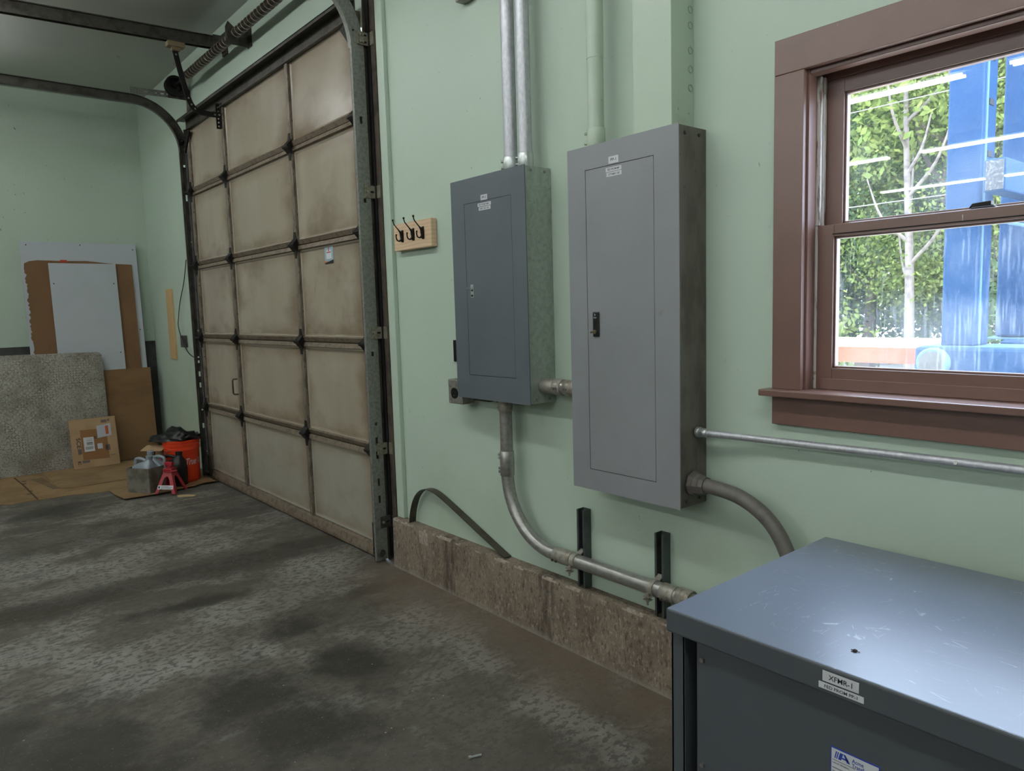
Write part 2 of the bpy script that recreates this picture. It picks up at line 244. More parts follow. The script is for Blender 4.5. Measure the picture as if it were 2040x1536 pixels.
def glassmat(name, dirt):
    m = bpy.data.materials.new(name); m.use_nodes = True; nt = m.node_tree; N = nt.nodes; L = nt.links
    for n in list(N): N.remove(n)
    out = N.new('ShaderNodeOutputMaterial'); tr = N.new('ShaderNodeBsdfTransparent'); tr.inputs[0].default_value = (.97, .985, .98, 1)
    gl = N.new('ShaderNodeBsdfGlossy'); gl.inputs['Roughness'].default_value = 0.0
    lw = N.new('ShaderNodeLayerWeight'); lw.inputs[0].default_value = .5
    pw = N.new('ShaderNodeMath'); pw.operation = 'POWER'; L.new(lw.outputs['Facing'], pw.inputs[0]); pw.inputs[1].default_value = 5
    ma = N.new('ShaderNodeMath'); ma.operation = 'MULTIPLY_ADD'; L.new(pw.outputs[0], ma.inputs[0]); ma.inputs[1].default_value = .955; ma.inputs[2].default_value = .045
    ms = N.new('ShaderNodeMixShader'); L.new(ma.outputs[0], ms.inputs[0]); L.new(tr.outputs[0], ms.inputs[1]); L.new(gl.outputs[0], ms.inputs[2])
    tc = N.new('ShaderNodeTexCoord')
    def nz(sc, lo, hi):
        mp = N.new('ShaderNodeMapping'); mp.inputs['Scale'].default_value = sc; L.new(tc.outputs['Object'], mp.inputs[0])
        n = N.new('ShaderNodeTexNoise'); n.inputs['Scale'].default_value = 1; n.inputs['Detail'].default_value = 5; L.new(mp.outputs[0], n.inputs[0])
        r = N.new('ShaderNodeMapRange'); r.interpolation_type = 'SMOOTHSTEP'; r.inputs[1].default_value = lo; r.inputs[2].default_value = hi; L.new(n.outputs[0], r.inputs[0]); return r.outputs[0]
    def mm(a, b, op='MULTIPLY'):
        q = N.new('ShaderNodeMath'); q.operation = op
        for i, v in enumerate((a, b)):
            if isinstance(v, float): q.inputs[i].default_value = v
            else: L.new(v, q.inputs[i])
        return q.outputs[0]
    if dirt:
        f = mm(mm(nz((150, 1, 9), .5, .64), nz((5, 1, 5), .36, .6)), .14)
        f = mm(f, mm(nz((220, 1, 160), .56, .66), .10), 'MAXIMUM'); f = mm(f, mm(nz((3, 1, 4), .42, .66), .10), 'ADD')
    else:
        f = mm(mm(nz((120, 1, 120), .66, .72), .12), mm(nz((3.5, 1, 3), .45, .7), .05), 'ADD')
    f = mm(mm(f, .45 if dirt else .6), .008, 'ADD')  # thin even veil over both panes, added to imitate haze and glare
    df = N.new('ShaderNodeBsdfDiffuse'); df.inputs[0].default_value = (.8, .85, .9, 1); tl = N.new('ShaderNodeBsdfTranslucent'); tl.inputs[0].default_value = (.85, .9, .95, 1)
    m2 = N.new('ShaderNodeMixShader'); m2.inputs[0].default_value = .6; L.new(df.outputs[0], m2.inputs[1]); L.new(tl.outputs[0], m2.inputs[2])
    m3 = N.new('ShaderNodeMixShader'); L.new(f, m3.inputs[0]); L.new(ms.outputs[0], m3.inputs[1]); L.new(m2.outputs[0], m3.inputs[2]); L.new(m3.outputs[0], out.inputs[0])
    return m
m_glassu = glassmat('clear_window_glass', False); m_glassl = glassmat('wet_streaked_glass', True)
m_tube = bpy.data.materials.new('fluorescent_tube'); m_tube.use_nodes = True
_b = m_tube.node_tree.nodes['Principled BSDF']; _b.inputs['Emission Color'].default_value = (.97, .99, 1, 1); _b.inputs['Emission Strength'].default_value = TUBE

# ------------------------------------------------------------------ mesh builder
def V(*a): return Vector(a)
def rectxz(o, x0, x1, z0, z1, y): return [V(x0, y, z0), V(x1, y, z0), V(x1, y, z1), V(x0, y, z1)]
class MB:
    def __init__(s): s.v = []; s.f = []; s.mi = []; s.cur = 0; s.st = []
    def add(s, vs, fs):
        n = len(s.v); s.st.append((n, len(s.f))); s.v += [Vector(p) for p in vs]; s.f += [[i+n for i in f] for f in fs]; s.mi += [s.cur]*len(fs); return s
    def obox(s, c, u, v, n, a, b, d):
        c, u, v, n = Vector(c), Vector(u).normalized(), Vector(v).normalized(), Vector(n).normalized()
        P = [c + i*a*u + j*b*v + k*d*n for k in (-1, 1) for j in (-1, 1) for i in (-1, 1)]
        F = [(0, 2, 3, 1), (4, 5, 7, 6), (0, 1, 5, 4), (2, 6, 7, 3), (0, 4, 6, 2), (1, 3, 7, 5)]
        if u.cross(v).dot(n) < 0: F = [f[::-1] for f in F]
        return s.add(P, F)
    def box(s, x0, x1, y0, y1, z0, z1):
        return s.obox(((x0+x1)/2, (y0+y1)/2, (z0+z1)/2), (1, 0, 0), (0, 1, 0), (0, 0, 1), (x1-x0)/2, (y1-y0)/2, (z1-z0)/2)
    def loft(s, rings, cap=True, closed=True):
        n = len(rings[0]); vs = [p for r in rings for p in r]; fs = []
        for k in range(len(rings)-1):
            for i in range(n if closed else n-1):
                j = (i+1) % n; fs.append((k*n+i, k*n+j, (k+1)*n+j, (k+1)*n+i))
        if cap: fs.append(tuple(range(n-1, -1, -1))); fs.append(tuple((len(rings)-1)*n+i for i in range(n)))
        return s.add(vs, fs)
    def tube(s, path, r, n=14, cap=True):
        path = [Vector(p) for p in path]; rs = r if isinstance(r, (list, tuple)) else [r]*len(path); rings = []
        t0 = (path[1]-path[0]).normalized(); a = t0.orthogonal().normalized()
        for i, p in enumerate(path):
            t = (path[min(i+1, len(path)-1)] - path[max(i-1, 0)]).normalized()
            a = (a - t*a.dot(t)).normalized(); b = t.cross(a)
            rings.append([p + rs[i]*(math.cos(2*PI*k/n)*a + math.sin(2*PI*k/n)*b) for k in range(n)])
        return s.loft(rings, cap)
    def cyl(s, p0, p1, r, n=16, r2=None): return s.tube([p0, p1], [r, r if r2 is None else r2], n)
    def prism(s, poly, ext):
        poly = [Vector(p) for p in poly]; e = Vector(ext); return s.loft([poly, [p+e for p in poly]])
    def sweep(s, path, prof, side):
        # path: world points in a plane whose normal is `side`; prof: (side offset, in-plane normal offset)
        path = [Vector(p) for p in path]; side = Vector(side).normalized(); rings = []
        for i, p in enumerate(path):
            t = (path[min(i+1, len(path)-1)] - path[max(i-1, 0)]).normalized(); nn = side.cross(t).normalized()
            rings.append([p + side*a + nn*b for a, b in prof])
        return s.loft(rings)
    def lathe(s, c, prof, n=28, axis='z', cap=True):
        c = Vector(c); rings = []
        for r, h in prof:
            ring = []
            for k in range(n):
                a = 2*PI*k/n; x, y = r*math.cos(a), r*math.sin(a)
                ring.append(c + (V(x, y, h) if axis == 'z' else V(h, x, y) if axis == 'x' else V(y, h, x)))
            rings.append(ring)
        return s.loft(rings, cap)
    def perf(s, o, u, v, n, Ln, W, T, holes, hw):
        # strip with real holes: o start middle, u along, v across, n through; holes: list of (pos, half length)
        o, u, v, n = Vector(o), Vector(u).normalized(), Vector(v).normalized(), Vector(n).normalized(); sw = (W-hw)/2
        for q in (-1, 1): s.obox(o+u*Ln/2+v*q*(hw/2+sw/2), u, v, n, Ln/2, sw/2, T/2)
        a = 0
        for h, l in list(holes)+[(Ln+1, 1)]:
            b = h-l
            if b > a: s.obox(o+u*(a+b)/2, u, v, n, (b-a)/2, hw/2, T/2)
            a = h+l
        return s
    def each(s, name, mat, parent=None, smooth=None, bevel=0):
        # every separate piece becomes an object of its own
        out = []; st = s.st + [(len(s.v), len(s.f))]
        for (v0, f0), (v1, f1) in zip(st[:-1], st[1:]):
            q = MB(); q.v = s.v[v0:v1]; q.f = [[i-v0 for i in f] for f in s.f[f0:f1]]; q.mi = [0]*len(q.f); out.append(q.build(name, mat, parent, bevel, smooth))
        return out
    def build(s, name, mat, parent=None, bevel=0, smooth=None, seg=2):
        if not s.v: raise Exception(name)
        lo = V(*[min(p[i] for p in s.v) for i in range(3)]); hi = V(*[max(p[i] for p in s.v) for i in range(3)]); c = (lo+hi)/2
        if parent is None: c.z = lo.z
        me = bpy.data.meshes.new(name); me.from_pydata([tuple(p-c) for p in s.v], [], s.f)
        ms = mat if isinstance(mat, (list, tuple)) else [mat]
        for m in ms: me.materials.append(m)
        if len(ms) > 1: me.polygons.foreach_set('material_index', s.mi)
        bm = bmesh.new(); bm.from_mesh(me); bmesh.ops.recalc_face_normals(bm, faces=bm.faces); bm.to_mesh(me); bm.free()
        if smooth:
            me.polygons.foreach_set('use_smooth', [True]*len(me.polygons)); me.set_sharp_from_angle(angle=math.radians(smooth))
        o = bpy.data.objects.new(name, me); COL.objects.link(o)
        o.location = c - worg(parent); o.parent = parent
        if bevel:
            b = o.modifiers.new('bevel', 'BEVEL'); b.width = bevel; b.segments = seg; b.limit_method = 'ANGLE'; b.angle_limit = math.radians(40)
        return o
def worg(o):
    c = V(0, 0, 0)
    while o is not None: c = c + o.location; o = o.parent
    return c
def empty(name, loc): 
    o = bpy.data.objects.new(name, None); COL.objects.link(o); o.location = loc; o.empty_display_size = .1; return o
def tag(o, label, cat, group=None):
    o['label'] = label; o['category'] = cat
    if group: o['group'] = group
    return o
def struct(o, label=None, cat=None):
    o['kind'] = 'structure'
    if label: o['label'] = label
    if cat: o['category'] = cat
    return o
def thing(name, loc, label, cat, group=None): return tag(empty(name, loc), label, cat, group)
def text_obj(name, s, size, origin, u, v, mat, parent, width=None, shear=0, extr=.0002, bend=None, center=True):
    cu = bpy.data.curves.new('t', 'FONT'); cu.body = s; cu.size = 1; cu.shear = shear; cu.offset = .012; cu.resolution_u = 3; cu.align_x = 'CENTER' if center else 'LEFT'; cu.align_y = 'CENTER'
    to = bpy.data.objects.new('t', cu); COL.objects.link(to); dg = bpy.context.evaluated_depsgraph_get()
    me = bpy.data.meshes.new_from_object(to.evaluated_get(dg)); bpy.data.objects.remove(to)
    vs = [p.co.copy() for p in me.vertices]; fs = [list(p.vertices) for p in me.polygons]; bpy.data.meshes.remove(me)
    ys = [p.y for p in vs]; xs = [p.x for p in vs]; cyy = (min(ys)+max(ys))/2; sy = size/max(1e-6, max(ys)-min(ys)); sx = sy
    if width: sx = width/(max(xs)-min(xs))
    cx = (min(xs)+max(xs))/2 if center else min(xs)
    u, v = Vector(u).normalized(), Vector(v).normalized(); n = u.cross(v); o = Vector(origin); b = MB()
    if bend: pts = [bend((p.x-cx)*sx, (p.y-cyy)*sy) for p in vs]
    else: pts = [o + u*(p.x-cx)*sx + v*(p.y-cyy)*sy + n*extr for p in vs]
    b.v = pts; b.f = fs; b.mi = [0]*len(fs)
    ob = b.build(name, mat, parent); return ob
def arc(c, r, a0, a1, n, ax=(0, 1)):
    c = Vector(c); out = []
    for k in range(n+1):
        a = a0+(a1-a0)*k/n; d = V(0, 0, 0); d['xyz'.index('xyz'[ax[0]])] = 0
        d[ax[0]] = r*math.cos(a); d[ax[1]] = r*math.sin(a); out.append(c+d)
    return out
def smoothpath(pts, n=6):
    P = [Vector(p) for p in pts]; P = [P[0]*2-P[1]]+P+[P[-1]*2-P[-2]]; out = []
    for i in range(1, len(P)-2):
        for k in range(n):
            t = k/n; a, b, c, d = P[i-1:i+3]
            out.append(.5*((2*b)+(c-a)*t+(2*a-5*b+4*c-d)*t*t+(3*b-a-3*c+d)*t**3))
    out.append(P[-2]); return out
def copy_tree(o, off, parent=None):
    c = o.copy(); COL.objects.link(c); c.parent = parent
    if parent is None: c.location = o.location + Vector(off)
    for ch in o.children: copy_tree(ch, off, c)
    return c

# ------------------------------------------------------------------ room shell
XL, XR, YB, ZC = -2.384, 9.5, -15.0, 3.68
DX0, DX1, DZ = -.50, 2.42, 3.02             # door opening
WX0, WX1, WZ0, WZ1 = 5.034, 5.945, 1.150, 2.140   # window opening
T = .20
b = MB()
b.box(XL-T, DX0, 0, T, 0, ZC); b.box(DX0, DX1, 0, T, DZ, ZC); b.box(DX1, WX0, 0, T, 0, ZC)
b.box(WX0, WX1, 0, T, 0, WZ0); b.box(WX0, WX1, 0, T, WZ1, ZC); b.box(WX1, XR+T, 0, T, 0, ZC)
struct(b.build('wall_back', m_wall), 'pale green painted wall carrying the electrical panels', 'wall')
b = MB(); b.box(XL-T, XL, YB, 0, 1.21, ZC); b.cur = 1; b.box(XL-T, XL+.012, YB, 0, 0, 1.21)
struct(b.build('wall_left', [m_wall, m_endlow]), 'green end wall with dark lower band behind leaning boards', 'wall')
struct(MB().box(XR, XR+T, YB, 0, 0, ZC).build('wall_right', m_white), 'plain pale wall at the far right end of the shop', 'wall')
struct(MB().box(XL-T, XR+T, YB-T, YB, 0, ZC).build('wall_front', m_white), 'plain pale wall across the shop from the panels', 'wall')
struct(MB().box(XL-T, XR+T, YB-T, T, -.15, 0).build('floor', m_floor), 'stained and worn grey concrete shop floor', 'floor')
struct(MB().box(XL-T, XR+T, YB-T, T, ZC, ZC+.15).build('ceiling', m_ceil), 'dull grey painted ceiling', 'ceiling')
# concrete curb along the wall: irregular grid front with chipped edge
def curb():
    b = MB(); x0, x1, nx = 2.615, 6.6, 190; rnd = random.Random(3)
    def jit(i, j, a): 
        r = random.Random(i*131+j*7); return (r.random()-.5)*a
    rows = []
    prof = [(-.004, 0), (-.002, .06), (0, .14), (.001, .20), (.0, .271), (.003, .279), (.010, .282), (.040, .282), (.0631, .283)]
    wob = [math.sin(i*.31)*.4+math.sin(i*.83+1)*.35+(random.Random(i).random()-.5)*1.2 for i in range(nx+1)]
    for j, (dy, z) in enumerate(prof):
        row = []
        for i in range(nx+1):
            x = x0+(x1-x0)*i/nx; y = -.063+dy; zz = z
            if j in (1, 2, 3): y += jit(i, j, .003)
            if j in (4, 5): y += .002*max(0, wob[i]); zz -= .003*max(0, wob[i])
            if j == 6: zz += .002*wob[i]*.5
            row.append(V(x, min(y, -.0), zz))
        rows.append(row)
    n = nx+1; vs = [p for r in rows for p in r]
    for j in range(len(prof)-1):
        b.cur = 1 if j in (4, 5) else 0
        b.add([], []); 
        for i in range(nx):
            pass
    base = len(b.v); b.v += vs
    for j in range(len(prof)-1):
        for i in range(nx):
            k = base+j*n+i; b.f.append([k, k+1, k+n+1, k+n]); b.mi.append(1 if j == 4 and wob[i]+wob[i+1] > -.2 or j == 5 and wob[i] > .3 or (j == 3 and 12 < i < 17) else 0)
    e0 = [base+j*n for j in range(len(prof))]; bl = len(b.v); b.v.append(V(x0, 0, 0)); b.f.append(e0+[bl]); b.mi.append(0)
    o = b.build('baseboard_back', [m_curb, m_chip], smooth=30)
    return struct(o, 'low stained concrete curb along the foot of the green wall', 'curb')
curb()
b = MB(); b.box(2.607, 2.677, -.025, 0, .283, ZC-.01); struct(b.build('trim_1', m_greentrim, bevel=.003), 'vertical green trim board beside the overhead door', 'trim')

# ------------------------------------------------------------------ overhead sectional door
door = struct(empty('door_1', (.95, -.03, 0)), 'overhead sectional door with aged tan fibreglass panels', 'overhead door')
AX = [-.575, .318, 1.538, 2.465]; SZ = [.012, .650, 1.266, 1.898, 2.526, 3.085]
PF, RF = -.046, -.070
def hinge(x, z, parent, end=0):
    b = MB()
    for sg in (1, -1):
        b.loft([[V(x-.028, RF-.004, z+sg*.012), V(x+.028, RF-.004, z+sg*.012), V(x+.028, RF, z+sg*.012), V(x-.028, RF, z+sg*.012)],
                [V(x-.013, RF-.004, z+sg*.085), V(x+.013, RF-.004, z+sg*.085), V(x+.013, RF, z+sg*.085), V(x-.013, RF, z+sg*.085)]])
    b.loft([[V(x-.034, RF, z+.045), V(x-.034, RF-.028, z+.012), V(x-.034, RF-.028, z-.012), V(x-.034, RF, z-.045)],
            [V(x+.034, RF, z+.045), V(x+.034, RF-.028, z+.012), V(x+.034, RF-.028, z-.012), V(x+.034, RF, z-.045)]])
    b.cyl((x-.042, RF-.026, z), (x+.042, RF-.026, z), .011, 10)
    if end: b.cyl((x, RF-.02, z), (x+end*.058, RF-.02, z), .006, 8); b.cyl((x+end*.042, RF-.02, z), (x+end*.058, RF-.02, z), .019, 14)
    return b.build('hinge', m_black, parent)
secs = []
for k in range(5):
    z0, z1 = SZ[k], SZ[k+1]; b = MB(); g = .003; rh = .030
    # bottom rail (faces down-out) and top rail (faces up-out)
    e = V(AX[3]-AX[0], 0, 0)
    if k == 0: b.prism([V(AX[0], -.03, z0), V(AX[0], RF-.006, z0), V(AX[0], RF-.006, z0+.02), V(AX[0], RF+.004, z0+.06), V(AX[0], -.03, z0+.075)], e)
    else: b.prism([V(AX[0], -.03, z0+g), V(AX[0], PF-.008, z0+g), V(AX[0], RF, z0+rh), V(AX[0], PF, z0+rh+.008), V(AX[0], -.03, z0+rh+.008)], e)
    b.prism([V(AX[0], -.03, z1-rh-.006), V(AX[0], PF, z1-rh-.006), V(AX[0], RF, z1-rh), V(AX[0], PF-.012, z1-g), V(AX[0], -.03, z1-g)], e)
    if k: b.box(AX[0], AX[3], -.030, -.022, z0-.012, z0+.012)
    sec = b.build('door_section', m_rail, door); secs.append(sec)
    zlo, zhi = z0+(.075 if k == 0 else rh), z1-rh
    for i, x in enumerate(AX):
        w_ = .022 if i in (1, 2) else .03; xc = x if i in (1, 2) else x+(.03 if i == 0 else -.03)
        MB().box(xc-w_, xc+w_, RF, -.03, zlo-.004, zhi+.002).build('stile', m_stile, sec, bevel=.004)
    for i in range(3):
        px0 = AX[i]+(.022 if i else .06); px1 = AX[i+1]-(.022 if i < 2 else .06)
        r0 = rectxz(0, px0, px1, zlo, zhi, -.03); r1 = rectxz(0, px0, px1, zlo, zhi, PF-.004)
        r2 = rectxz(0, px0+.010, px1-.010, zlo+.010, zhi-.010, PF-.004); r3 = rectxz(0, px0+.022, px1-.022, zlo+.022, zhi-.022, PF)
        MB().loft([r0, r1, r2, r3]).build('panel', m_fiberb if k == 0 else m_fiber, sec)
    if k:
        for i, x in enumerate(AX):
            hinge(x if i in (1, 2) else x+(.03 if i == 0 else -.03), z0, sec, {0: -1, 3: 1}.get(i, 0))
sec0, sec4 = secs[0], secs[4]
MB().box(AX[0], AX[3], -.066, -.03, 0, .018).build('bottom_seal', m_blackpl, sec0, bevel=.004)
for x, sg in ((AX[0]+.02, -1), (AX[3]-.02, 1)):
    b = MB(); b.box(x-.05, x+.05, RF-.006, RF, .02, .21); b.cyl((x, RF-.02, .06), (x+sg*.09, RF-.02, .06), .006, 8); b.cyl((x+sg*.06, RF-.02, .06), (x+sg*.085, RF-.02, .06), .021, 14)
    b.build('bottom_bracket', m_darksteel, sec0)
b = MB(); b.tube(arc((AX[3]-.03, RF-.012, .055), .02, 0, 1.8*PI, 12, (0, 2)), .004, 8); b.build('cable_loop', m_black, sec0)
# top strut
b = MB(); x0, x1 = AX[0]-.045, AX[3]
b.box(x0+.045, x1, -.066, -.060, 3.045, 3.135); b.box(x0, x1, -.130, -.060, 3.128, 3.134); b.box(x0, x1, -.130, -.125, 3.112, 3.134); b.box(x0+.045, x1, -.082, -.06, 3.045, 3.051)
b.build('strut', m_darksteel, sec4)
for x, sg in ((AX[0]+.03, -1), (AX[3]-.05, 1)):
    b = MB(); b.prism([V(x-sg*.10, RF-.012, 3.02), V(x+sg*.05, RF-.012, 3.06), V(x+sg*.05, RF-.012, 2.86)], (0, .012, 0)); b.cyl((x+sg*.02, RF-.03, 2.96), (x+sg*.09, RF-.03, 2.96), .006, 8); b.cyl((x+sg*.06, RF-.03, 2.96), (x+sg*.085, RF-.03, 2.96), .021, 14)
    b.build('top_roller_bracket', m_black, sec4)
# pull handle on the second section, left column
b = MB(); hx, hz = .262, .885
b.tube([(hx+.018, RF, hz+.062), (hx+.0, RF-.028, hz+.062), (hx, RF-.034, hz+.05), (hx, RF-.034, hz-.05), (hx, RF-.028, hz-.062), (hx+.018, RF, hz-.062)], .007, 8)
b.build('pull_handle', m_strap, secs[1], smooth=50)
# sticker on the middle section
sx0, sx1, sz0, sz1 = 1.912, 2.028, 1.752, 1.866; sy = PF-.0025
st = MB().box(sx0, sx1, sy, sy+.001, sz0, sz1).build('sticker', flat('sticker_blue', C(150, 172, 184), .4), secs[2]); st['label'] = 'small blue and white sticker with orange and black corners'
# (sticker artwork: joined flat print)
b = MB(); b.add([V(sx0, sy-.0006, sz0), V(sx1, sy-.0006, sz0), V(sx1, sy-.0006, sz0+.022), V(sx0, sy-.0006, sz0+.006)], [(0, 1, 2, 3)])
b.add([V(sx0, sy-.0006, sz1), V(sx0, sy-.0006, sz1-.012), V(sx0+.045, sy-.0006, sz1)], [(0, 1, 2)]); b.build('sticker_black_print', flat('sticker_black', C(30, 26, 24), .5), secs[2])
b = MB(); b.add([V(sx0, sy-.0007, sz0+.006), V(sx0+.05, sy-.0007, sz0+.014), V(sx0, sy-.0007, sz0+.018)], [(0, 1, 2)]); b.add([V(sx1, sy-.0007, sz1), V(sx1, sy-.0007, sz1-.014), V(sx0+.05, sy-.0007, sz1)], [(0, 1, 2)])
b.build('sticker_orange_print', flat('sticker_orange', C(214, 104, 60), .5), secs[2])
b = MB(); b.add([V(sx0+.024, sy-.0008, sz0+.03), V(sx1-.024, sy-.0008, sz0+.03), V(sx1-.024, sy-.0008, sz0+.078), V((sx0+sx1)/2, sy-.0008, sz0+.094), V(sx0+.024, sy-.0008, sz0+.078)], [(0, 1, 2, 3, 4)])
b.build('sticker_tag_print', m_label, secs[2])
b = MB(); b.box((sx0+sx1)/2-.006, (sx0+sx1)/2+.006, sy-.0016, sy-.001, sz0+.075, sz0+.098); b.box(sx0+.03, sx1-.03, sy-.0016, sy-.001, sz0+.066, sz0+.072); b.build('sticker_red_print', flat('sticker_red', C(170, 62, 60), .5), secs[2])

# ------------------------------------------------------------------ door tracks
def track(label, X, sg, mat, horiz_end, slope):
    # X: web plane; sg: +1 track on right side of the door (open towards -x)
    t = thing('door_track', (X, -.08, 0), label, 'door track', 'overhead door tracks')
    ya, yb = -.115, -.040; R = .40; zs = 2.86
    # vertical rail: slotted web + flanges
    b = MB(); slots = [(z, .022) for z in (.36, .46, .62, .70)] + [(.80, .008)] + [(1.2, .012), (2.05, .012), (2.48, .02)]
    if sg < 0: slots = [(.46, .022), (.62, .022), (.83, .022), (.93, .022)] + [(1.04, .012), (1.08, .006), (2.48, .03), (2.75, .010)]
    b.perf((X, (ya+yb)/2, .012), (0, 0, 1), (0, 1, 0), (1, 0, 0), zs, yb-ya, .003, slots, .016)
    b.box(min(X, X-sg*.036), max(X, X-sg*.036), yb-.003, yb, .012, .012+zs); b.box(min(X, X-sg*.022), max(X, X-sg*.022), ya, ya+.003, .012, .012+zs)
    b.box(min(X-sg*.019, X-sg*.022), max(X-sg*.019, X-sg*.022), ya, ya+.014, .012, .012+zs)
    b.build('vertical_rail', mat, t)
    cz = .012+zs; cyy = (ya+yb)/2-R
    path = [V(X, (ya+yb)/2, cz)] + [V(X, cyy+R*math.cos(a), cz+R*math.sin(a)) for a in [PI/2*i/16 for i in range(1, 17)]]
    hw = (yb-ya)/2
    prof = [(0, hw), (-sg*.036, hw), (-sg*.036, hw-.003), (-sg*.003, hw-.003), (-sg*.003, -hw+.003), (-sg*.022, -hw+.003), (-sg*.022, -hw), (0, -hw)]
    b = MB(); b.sweep(path, prof, (1, 0, 0)); b.build('curved_rail', mat, t, smooth=40)
    p0 = path[-1]; b = MB(); b.sweep([p0, V(X, horiz_end, p0.z+slope)], prof, (1, 0, 0)); b.build('horizontal_rail', mat, t)
    # wall angle
    xa, xb = (X-.02, X+.066) if sg > 0 else (X-.02, X+.055)
    b = MB(); b.box(xa, xb, -.008, -.001, .0, 3.40); b.box(*((xb-.004, xb) if sg < 0 else (xa, xa+.004)), -.03, -.001, .0, 3.40); b.build('wall_angle', m_rust, t)
    MB().box(X-.018, X+.020, -.016, -.009, .02, 3.38).build('gap_shade_strip', m_blackpl, t)  # black strip added to paint in the shade of the gap behind the track
    # clips
    for z, two in ((2.925, 1), (2.11, 0), (1.33, 0), (.665, 0), (.235, 0)):
        b = MB(); x = X+.005*sg
        if sg > 0:
            b.box(x-.002, x+.003, -.080, -.012, z-.034, z+.034); b.box(x-.002, x+.05, -.012, -.008, z-.034, z+.034)
        else: b.box(x-.004, x+.004, -.07, -.008, z-.03, z+.03)
        cl = b.build('clip', m_clip if z > .5 else m_darksteel, t)
        b = MB()
        for zz in ((z-.018, z+.018) if two else (z,)):
            b.cyl((x+.003, -.066, zz), (x+.010, -.066, zz), .008, 8)
            if two: b.cyl((x+.003, -.05, zz), (x+.010, -.05, zz), .007, 8)
        b.each('bolt', m_zincd, cl)
        b = MB()
        for zz in ((z-.018, z+.018) if two else (z,)): b.box(x+.0028, x+.0036, -.045, -.024, zz-.005, zz+.005)
        b.each('slot', m_darkgap, cl)
    if sg < 0:   # perforated horizontal angle from the wall to the curved rail
        b = MB(); b.perf((X-.008, -.012, 3.360), (0, -1, -.03), (0, 0, 1), (1, 0, 0), .45, .052, .004, [(.05, .006), (.10, .012), (.16, .006), (.20, .014), (.25, .006), (.33, .012)], .012)
        b.build('flag_angle', m_track, t)
        b = MB(); b.perf((X+.03, -.022, 3.0), (0, 0, 1), (1, 0, 0), (0, 1, 0), .38, .06, .004, [(.08, .02), (.24, .02)], .012); b.build('flag_plate', m_track, t)
    return t
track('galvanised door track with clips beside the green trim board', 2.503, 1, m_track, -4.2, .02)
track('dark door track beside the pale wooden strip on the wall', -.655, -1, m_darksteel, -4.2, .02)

# ------------------------------------------------------------------ torsion spring, opener
sy_, sz_ = -.125, 3.415
t = thing('torsion_spring_assembly', (.9, sy_, sz_-.08), 'dark torsion springs and shaft mounted above the overhead door', 'door spring')
MB().cyl((-.74, sy_, sz_), (2.62, sy_, sz_), .0135, 12).build('shaft', m_spring, t, smooth=40)
for x0, x1 in ((-.27, .78), (.86, 2.1)):
    b = MB(); b.cyl((x0, sy_, sz_), (x1, sy_, sz_), .031, 18); sp = b.build('spring', m_spring, t, smooth=40)
    n = int((x1-x0)/.058*12); b = MB(); b.tube([(x0+(x1-x0)*i/n, sy_+.0325*math.cos(2*PI*i/12), sz_+.0325*math.sin(2*PI*i/12)) for i in range(n+1)], .0034, 5); b.build('coil', m_coil, sp, smooth=60)
b = MB(); b.lathe((-.27, sy_, sz_), [(.0, -.03), (.036, -.03), (.036, .03), (.0, .03)], 16, 'x', cap=False)
for a in (0, 2.1, 4.2): b.cyl((-.28, sy_+.03*math.cos(a), sz_+.03*math.sin(a)), (-.28, sy_+.052*math.cos(a), sz_+.052*math.sin(a)), .006, 6)
b.build('winding_cone', m_zincd, t, smooth=40)
b = MB(); b.box(.80, .806, -.17, -.004, sz_-.055, sz_+.06); b.box(.775, .85, -.008, -.001, sz_-.055, sz_+.075); b.lathe((.803, sy_, sz_), [(.0, -.022), (.046, -.022), (.046, .022), (.0, .022)], 16, 'x', cap=False)
b.prism([V(.80, -.17, sz_+.06), V(.80, -.10, sz_+.06), V(.80, -.15, sz_+.10)], (.006, 0, 0)); b.build('centre_bracket', m_darksteel, t, smooth=40)
for x in (-.60, 2.5):
    b = MB(); b.lathe((x, sy_, sz_), [(.02, -.035), (.078, -.035), (.078, -.028), (.066, -.024), (.066, .012), (.078, .016), (.082, .024), (.082, .032), (.06, .032), (.055, .005), (.025, .005), (.025, .04), (0, .04)], 28, 'x', cap=False); b.build('cable_drum', m_black, t, smooth=40)
    b = MB(); b.box(x-.055, x-.049, -.17, -.003, sz_-.09, sz_+.035); b.build('bearing_plate', m_darksteel, t)
t = thing('door_opener_rail', (.32, -1.5, 3.40), 'dark steel opener rail with curved arm reaching to the door top', 'door opener')
ry0, ry1 = -.075, -4.3
b = MB(); prof = [(-.022, .045), (.022, .045), (.022, .039), (.004, .039), (.004, -.026), (.026, -.026), (.026, -.045), (.020, -.045), (.020, -.032), (-.020, -.032), (-.020, -.045), (-.026, -.045), (-.026, -.026), (-.004, -.026), (-.004, .039), (-.022, .039)]
b.loft([[V(.32+a, y, z+h) for a, h in prof] for y, z in ((ry0, 3.518), (ry1, 3.40))]); b.build('rail', m_darksteel, t)
b = MB(); b.box(.27, .37, -.014, -.001, 3.44, 3.60); b.box(.294, .298, -.10, -.01, 3.46, 3.57); b.box(.342, .346, -.10, -.01, 3.46, 3.57); b.build('header_bracket', m_darksteel, t)
b = MB(); b.box(.285, .355, -.43, -.31, 3.425, 3.462); b.box(.30, .34, -.40, -.34, 3.40, 3.43); b.build('trolley', mk('tan_trolley', C(124, 108, 82), rough=.6), t, bevel=.004)
ap = smoothpath([(.32, -.375, 3.40), (.32, -.352, 3.28), (.32, -.325, 3.16), (.32, -.298, 3.06), (.32, -.262, 3.005), (.32, -.20, 2.985), (.32, -.13, 2.982), (.32, -.075, 2.985)], 5)
